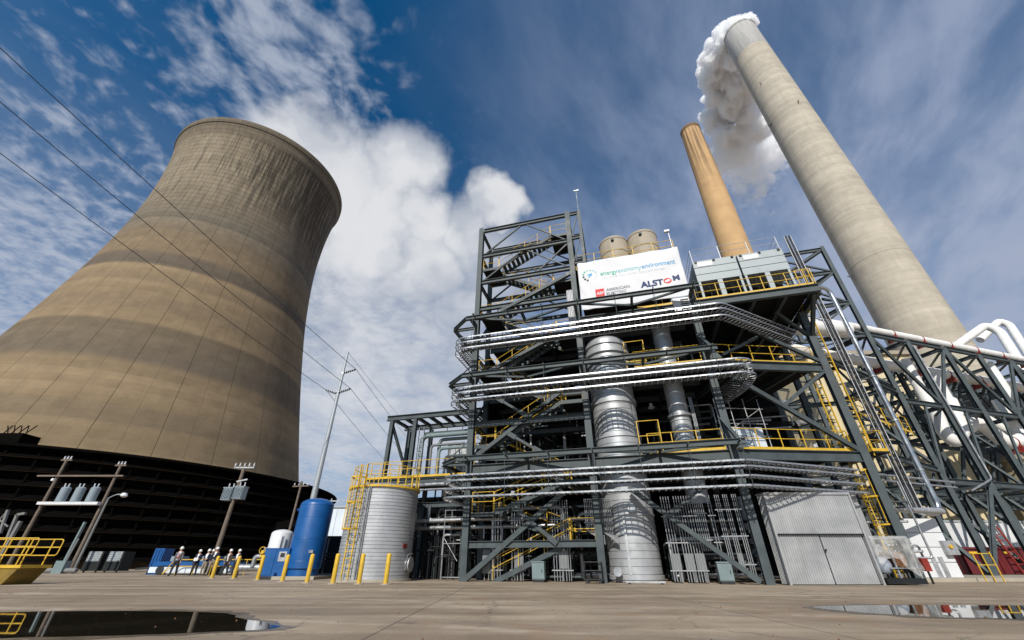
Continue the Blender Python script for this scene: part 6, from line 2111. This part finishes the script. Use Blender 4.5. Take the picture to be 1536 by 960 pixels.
# AC units, blue containers, low blue trailer behind people
for k, (px, lb) in enumerate(((141, 'left of two grey louvred units on the ground by the cooling tower'), (172, 'right of two grey louvred units on the ground by the cooling tower'))):
    b = xy_at(px, 857, 48)
    t = thing('louvred_unit', lb, 'unit', b, 'two louvred units')
    part(t, 'body', MB().box(b+EZ*1.0, 1.6, 1.4, 1.7), 'shade_dark_steel')
    part(t, 'grille', MB().box(b+V((0, -.72, 1.4)), 1.3, .05, .85), 'galv_dull')
    for j in range(5):
        part(t, 'slat', MB().box(b+V((0, -.76, 1.06+.17*j)), 1.25, .04, .05), 'transformer')
    for x in (-.6, .6):
        part(t, 'leg', MB().box(b+V((x, -.5, .09)), .12, .12, .2), 'shade_dark_steel')
b = xy_at(235, 858, 40)
t = thing('blue_container', 'upright blue steel container left of the people', 'container', b)
part(t, 'body', MB().box(b+EZ*.95, .8, 1.2, 1.9), 'blue')
for k in range(3):
    part(t, 'rib', MB().box(b+V((-.25+.25*k, -.62, .95)), .08, .05, 1.7), 'blue')
b = xy_at(300, 858, 39)
t = thing('blue_trailer', 'low blue trailer with pale skirt behind the group of people', 'trailer', b)
part(t, 'bed', MB().box(b+V((0, 0, .78)), 6.4, 2.2, .28), 'blue')
for k in range(3):
    part(t, 'crate', MB().box(b+V((-2.2+2.0*k, .2, 1.13)), .8, 1.0, .36), 'transformer')
part(t, 'skirt', MB().box(b+V((0, -1.0, .35)), 7.0, .1, .4), 'pale_panel')
part(t, 'drawbar', MB().bar(b+V((-4.2, 0, .5)), b+V((-5.4, 0, .4)), .14, .14), 'black')
for x in (-2.6, 2.2):
    part(t, 'wheel', MB().tube([b+V((x, -1.06, .33)), b+V((x, -.8, .33))], .33, 18), 'black', smooth=True)
b = xy_at(275, 862, 37.2)
t = thing('yellow_barrier', 'low yellow tubular barrier behind the first person', 'barrier', b)
for z in (1.05, .6):
    part(t, 'rail', MB().tube(arc_path([b+V((-1.7, 0, .05)), b+V((-1.1, 0, z)), b+V((6.5, 0, z)), b+V((7.0, 0, .05))], .3, 4), .035, 6), 'yellow')
for k in range(6):
    part(t, 'post', MB().tube([b+V((-.7+1.35*k, 0, 0)), b+V((-.7+1.35*k, 0, 1.05))], .03, 6), 'yellow')
# pipe valves with grey tank behind second bollard
b = xy_at(372, 866, 31.5)
t = thing('valve_station', 'silver valve station with yellow frame between the bollards and the white tank', 'valves', b)
part(t, 'vessel', MB().tube([b+V((-.9, 0, .55)), b+V((.9, 0, .55))], .22, 14), 'galv', smooth=True)
part(t, 'riser', MB().tube(arc_path([b+V((.2, -.2, .6)), b+V((.2, -.2, 1.2)), b+V((.9, -.2, 1.2))], .2, 5), .14, 10), 'galv', smooth=True)
for x in (-.8, .8):
    part(t, 'stand', MB().bar(b+V((x, 0, 0)), b+V((x, 0, .55)), .1, .1), 'shade_dark_steel')
handrail(t, [b+V((.3, .5, .02)), b+V((1.9, .5, .02))], mat='galv_dull', h=1.7, toe=False, sp=.8)
part(t, 'hand_wheel', MB().tube([b+V((.7+.2*cos(a), -.45, 1.55+.2*sin(a))) for a in [k*pi/6 for k in range(12)]], .025, 6, closed=True), 'yellow')
part(t, 'valve_bonnet', MB().box(b+V((.7, -.3, 1.35)), .2, .2, .4), 'yellow')
# ------------------------------------------------------------------ people
def person(label, px, py, Y, h, face, jacket, trousers, shirt='shirt_white', tie=None, pose=0, lean=0., paper=False, seed=0):
    """skinned skeleton: one continuous body, clothing by material zones, hat and hair as children"""
    b = xy_at(px, py, Y)
    rn = random.Random(seed)
    S = h/1.80
    vs, es, rs = [], [], []
    def vtx(x, y, z, r, r2=None, link=None):
        vs.append(V((x, y, z))*S); k_ = 1.32 if r > .03 else 1.0
        rs.append((r*S*k_, (r2 or r)*S*k_))
        if link is not None: es.append((link, len(vs)-1))
        return len(vs)-1
    pel = vtx(0, 0, .95, .155, .11)
    wst = vtx(0, 0, 1.12, .145, .10, pel)
    chs = vtx(0, .0, 1.33, .165, .115, wst)
    nkb = vtx(0, .01, 1.47, .10, .08, chs)
    nck = vtx(0, 0, 1.53, .052, .055, nkb)
    jaw = vtx(0, -.02, 1.60, .062, .072, nck)
    hd = vtx(0, -.01, 1.69, .076, .092, jaw)
    crn = vtx(0, 0, 1.765, .055, .065, hd)
    nose = vtx(0, -.108, 1.655, .012, .016, jaw)
    for s in (-1, 1):
        vtx(s*.080, 0, 1.66, .012, .02, hd)                       # ears
    st = (.13, -.06) if pose == 0 else ((.20, -.16) if pose == 1 else (.05, -.02))
    for s in (-1, 1):
        dy = st[0]*s*(1 if pose != 2 else .4)
        hip = vtx(s*.095, 0, .90, .10, .10, pel)
        kn = vtx(s*.11, dy*.55-.02, .50, .062, .066, hip)
        an = vtx(s*.115, dy, .09, .043, .046, kn)
        hl = vtx(s*.12, dy-.03, .045, .045, .04, an)
        vtx(s*.135, dy-.17, .03, .042, .026, hl)
    for s in (-1, 1):
        sh = vtx(s*.185, .01, 1.42, .072, .072, nkb)
        fold = (pose == 2) or (paper and s == 1)
        if fold:
            el = vtx(s*.26, .02, 1.16, .046, .048, sh)
            wr = vtx(s*.12, -.20, 1.12, .032, .034, el)
            hn = vtx(s*.07, -.245, 1.12, .036, .022, wr)
            fd = V((-s*.8, -.4, 0)); pd = V((0, -.3, 1))
        else:
            sw = -.10*s*(1 if pose == 1 else .5)
            el = vtx(s*.255, .02+sw*.4, 1.14, .046, .048, sh)
            wr = vtx(s*.27, -.03+sw, .90, .032, .034, el)
            hn = vtx(s*.272, -.045+sw, .82, .036, .022, wr)
            fd = V((0, -.18, -1)); pd = V((0, -1, 0))
        fd.normalize(); pd.normalize()
        base = vs[hn]/S
        for k in range(4):                                        # fingers
            o = pd*(-.027+.018*k)
            L = (.060, .072, .068, .052)[k]
            a = vtx(*(base+o+fd*.045), .0085, None, hn)
            c = vtx(*(base+o+fd*(.045+L*.55)+V((-s*.006, -.006, 0))), .008, None, a)
            vtx(*(base+o+fd*(.045+L)+V((-s*.018, -.014, 0))), .007, None, c)
        a = vtx(*(base+pd*.035+fd*.005), .011, None, hn)           # thumb
        vtx(*(base+pd*.058+fd*.045), .009, None, a)
    me = bpy.data.meshes.new('body')
    me.from_pydata([tuple(v) for v in vs], es, [])
    ob = bpy.data.objects.new('body_source', me)
    COL.objects.link(ob)
    ob.modifiers.new('skin', 'SKIN')
    for i, sv_ in enumerate(me.skin_vertices[0].data):
        sv_.radius = rs[i]
        sv_.use_root = (i == 0)
    sd = ob.modifiers.new('sub', 'SUBSURF'); sd.levels = 2; sd.render_levels = 2
    dg = bpy.context.evaluated_depsgraph_get()
    bm_ = bpy.data.meshes.new_from_object(ob.evaluated_get(dg))
    bpy.data.objects.remove(ob)
    bm_.name = 'body'
    bm_.materials.clear()
    for k in ('skin', jacket, trousers, 'shoe', shirt):
        bm_.materials.append(MATS[k])
    idx = []
    for p in bm_.polygons:
        c = p.center/S
        z = c.z
        arm = abs(c.x) > .19
        if z < .075: i = 3
        elif z < .96 and not (abs(c.x) > .205): i = 2
        elif z > 1.50: i = 0
        elif (z < .90 and arm): i = 0
        elif c.y < -.165 and z > 1.0: i = 0
        elif not arm and c.y < -.05 and z > .98 and abs(c.x) < .018+.045*max(0, (z-1.0)/.5): i = 4
        else: i = 1
        if z > 1.47 and z <= 1.53 and abs(c.x) < .08: i = 4 if z < 1.51 else 0
        idx.append(i)
    bm_.polygons.foreach_set('material_index', idx)
    bm_.polygons.foreach_set('use_smooth', [True]*len(idx))
    t = thing('person', label, 'person', b, 'visitors in hard hats')
    t.rotation_euler = (0, lean, face)
    def kid(name, mb, mat, smooth=True):
        o = bpy.data.objects.new(name, mb.mesh(name, mat, (0, 0, 0), smooth))
        COL.objects.link(o); o.parent = t
        return o
    o = bpy.data.objects.new('body', bm_); COL.objects.link(o); o.parent = t
    z = 1.715*S
    hat = MB().lathe((0, .005*S, 0), [(.112*S, z), (.112*S, z+.03*S), (.104*S, z+.075*S), (.075*S, z+.118*S), (.035*S, z+.137*S), (.003, z+.141*S)], 24)
    hat.lathe((0, -.01*S, 0), [(.112*S, z+.004*S), (.142*S, z-.006*S), (.142*S, z-.012*S), (.11*S, z-.004*S)], 24)
    hat.box((0, .005*S, z+.135*S), .028*S, .16*S, .016*S)
    kid('hard_hat', hat, 'hat_white')
    kid('hair', MB().lathe((0, .012*S, 0), [(.088*S, z-.055*S), (.098*S, z-.02*S), (.098*S, z+.01*S)], 20, pi*.02, pi*.98), 'suit_dark')
    for s in (-1, 1):
        kid('eye', MB().box((s*.03*S, -.102*S, 1.685*S), .022*S, .01*S, .010*S), 'black', False)
    kid('mouth', MB().box((0, -.098*S, 1.612*S), .045*S, .01*S, .010*S), 'tie_red', False)
    if tie:
        kid('tie', MB().prism([(-.02*S, -.118*S, 1.46*S), (.02*S, -.118*S, 1.46*S), (.034*S, -.13*S, 1.12*S), (0, -.13*S, 1.06*S), (-.034*S, -.13*S, 1.12*S)], (0, -.012*S, 0)), tie, False)
    return t, S
person('man in grey jacket and dark trousers walking ahead, standing apart at the left', 258, 863.6, 35.4, 1.86, .25, 'jacket_grey', 'suit_dark', tie='tie_red', pose=1, seed=1)
t, S_ = person('person in navy suit holding a white paper, second from the left', 288, 864, 36.6, 1.70, .15, 'suit_navy', 'suit_dark', pose=0, paper=True, seed=2)
pp = V(t.location)
ob = thing('paper_sheet', 'white paper sheet held by the person in the navy suit', 'paper', pp+V((.05, -.34, 1.05)))
part(ob, 'sheet', MB().obox(pp+V((.06, -.33, 1.07)), V((.15, .0, .02)), V((0, .003, 0)), V((0, -.02, .11))), 'shirt_white')
person('person in navy jacket and light khaki trousers, third from the left', 301.5, 864, 36.8, 1.74, -.1, 'suit_navy', 'trousers_khaki', pose=2, seed=3)
person('person half hidden between the khaki-trousered people', 308.5, 863.4, 38.0, 1.76, .1, 'jacket_grey', 'suit_dark', pose=0, seed=4)
person('taller person in dark open jacket, white shirt and khaki trousers', 313, 864, 36.2, 1.86, .2, 'suit_dark', 'trousers_khaki', pose=1, seed=5)
person('person in brown jacket and dark trousers just right of the first bollard', 335, 864, 36.4, 1.72, -.15, 'brown_jacket', 'suit_dark', pose=0, seed=6)
person('person in navy jacket half hidden behind the second bollard', 348.5, 864, 36.6, 1.72, -.3, 'suit_navy', 'suit_dark', pose=2, seed=7)
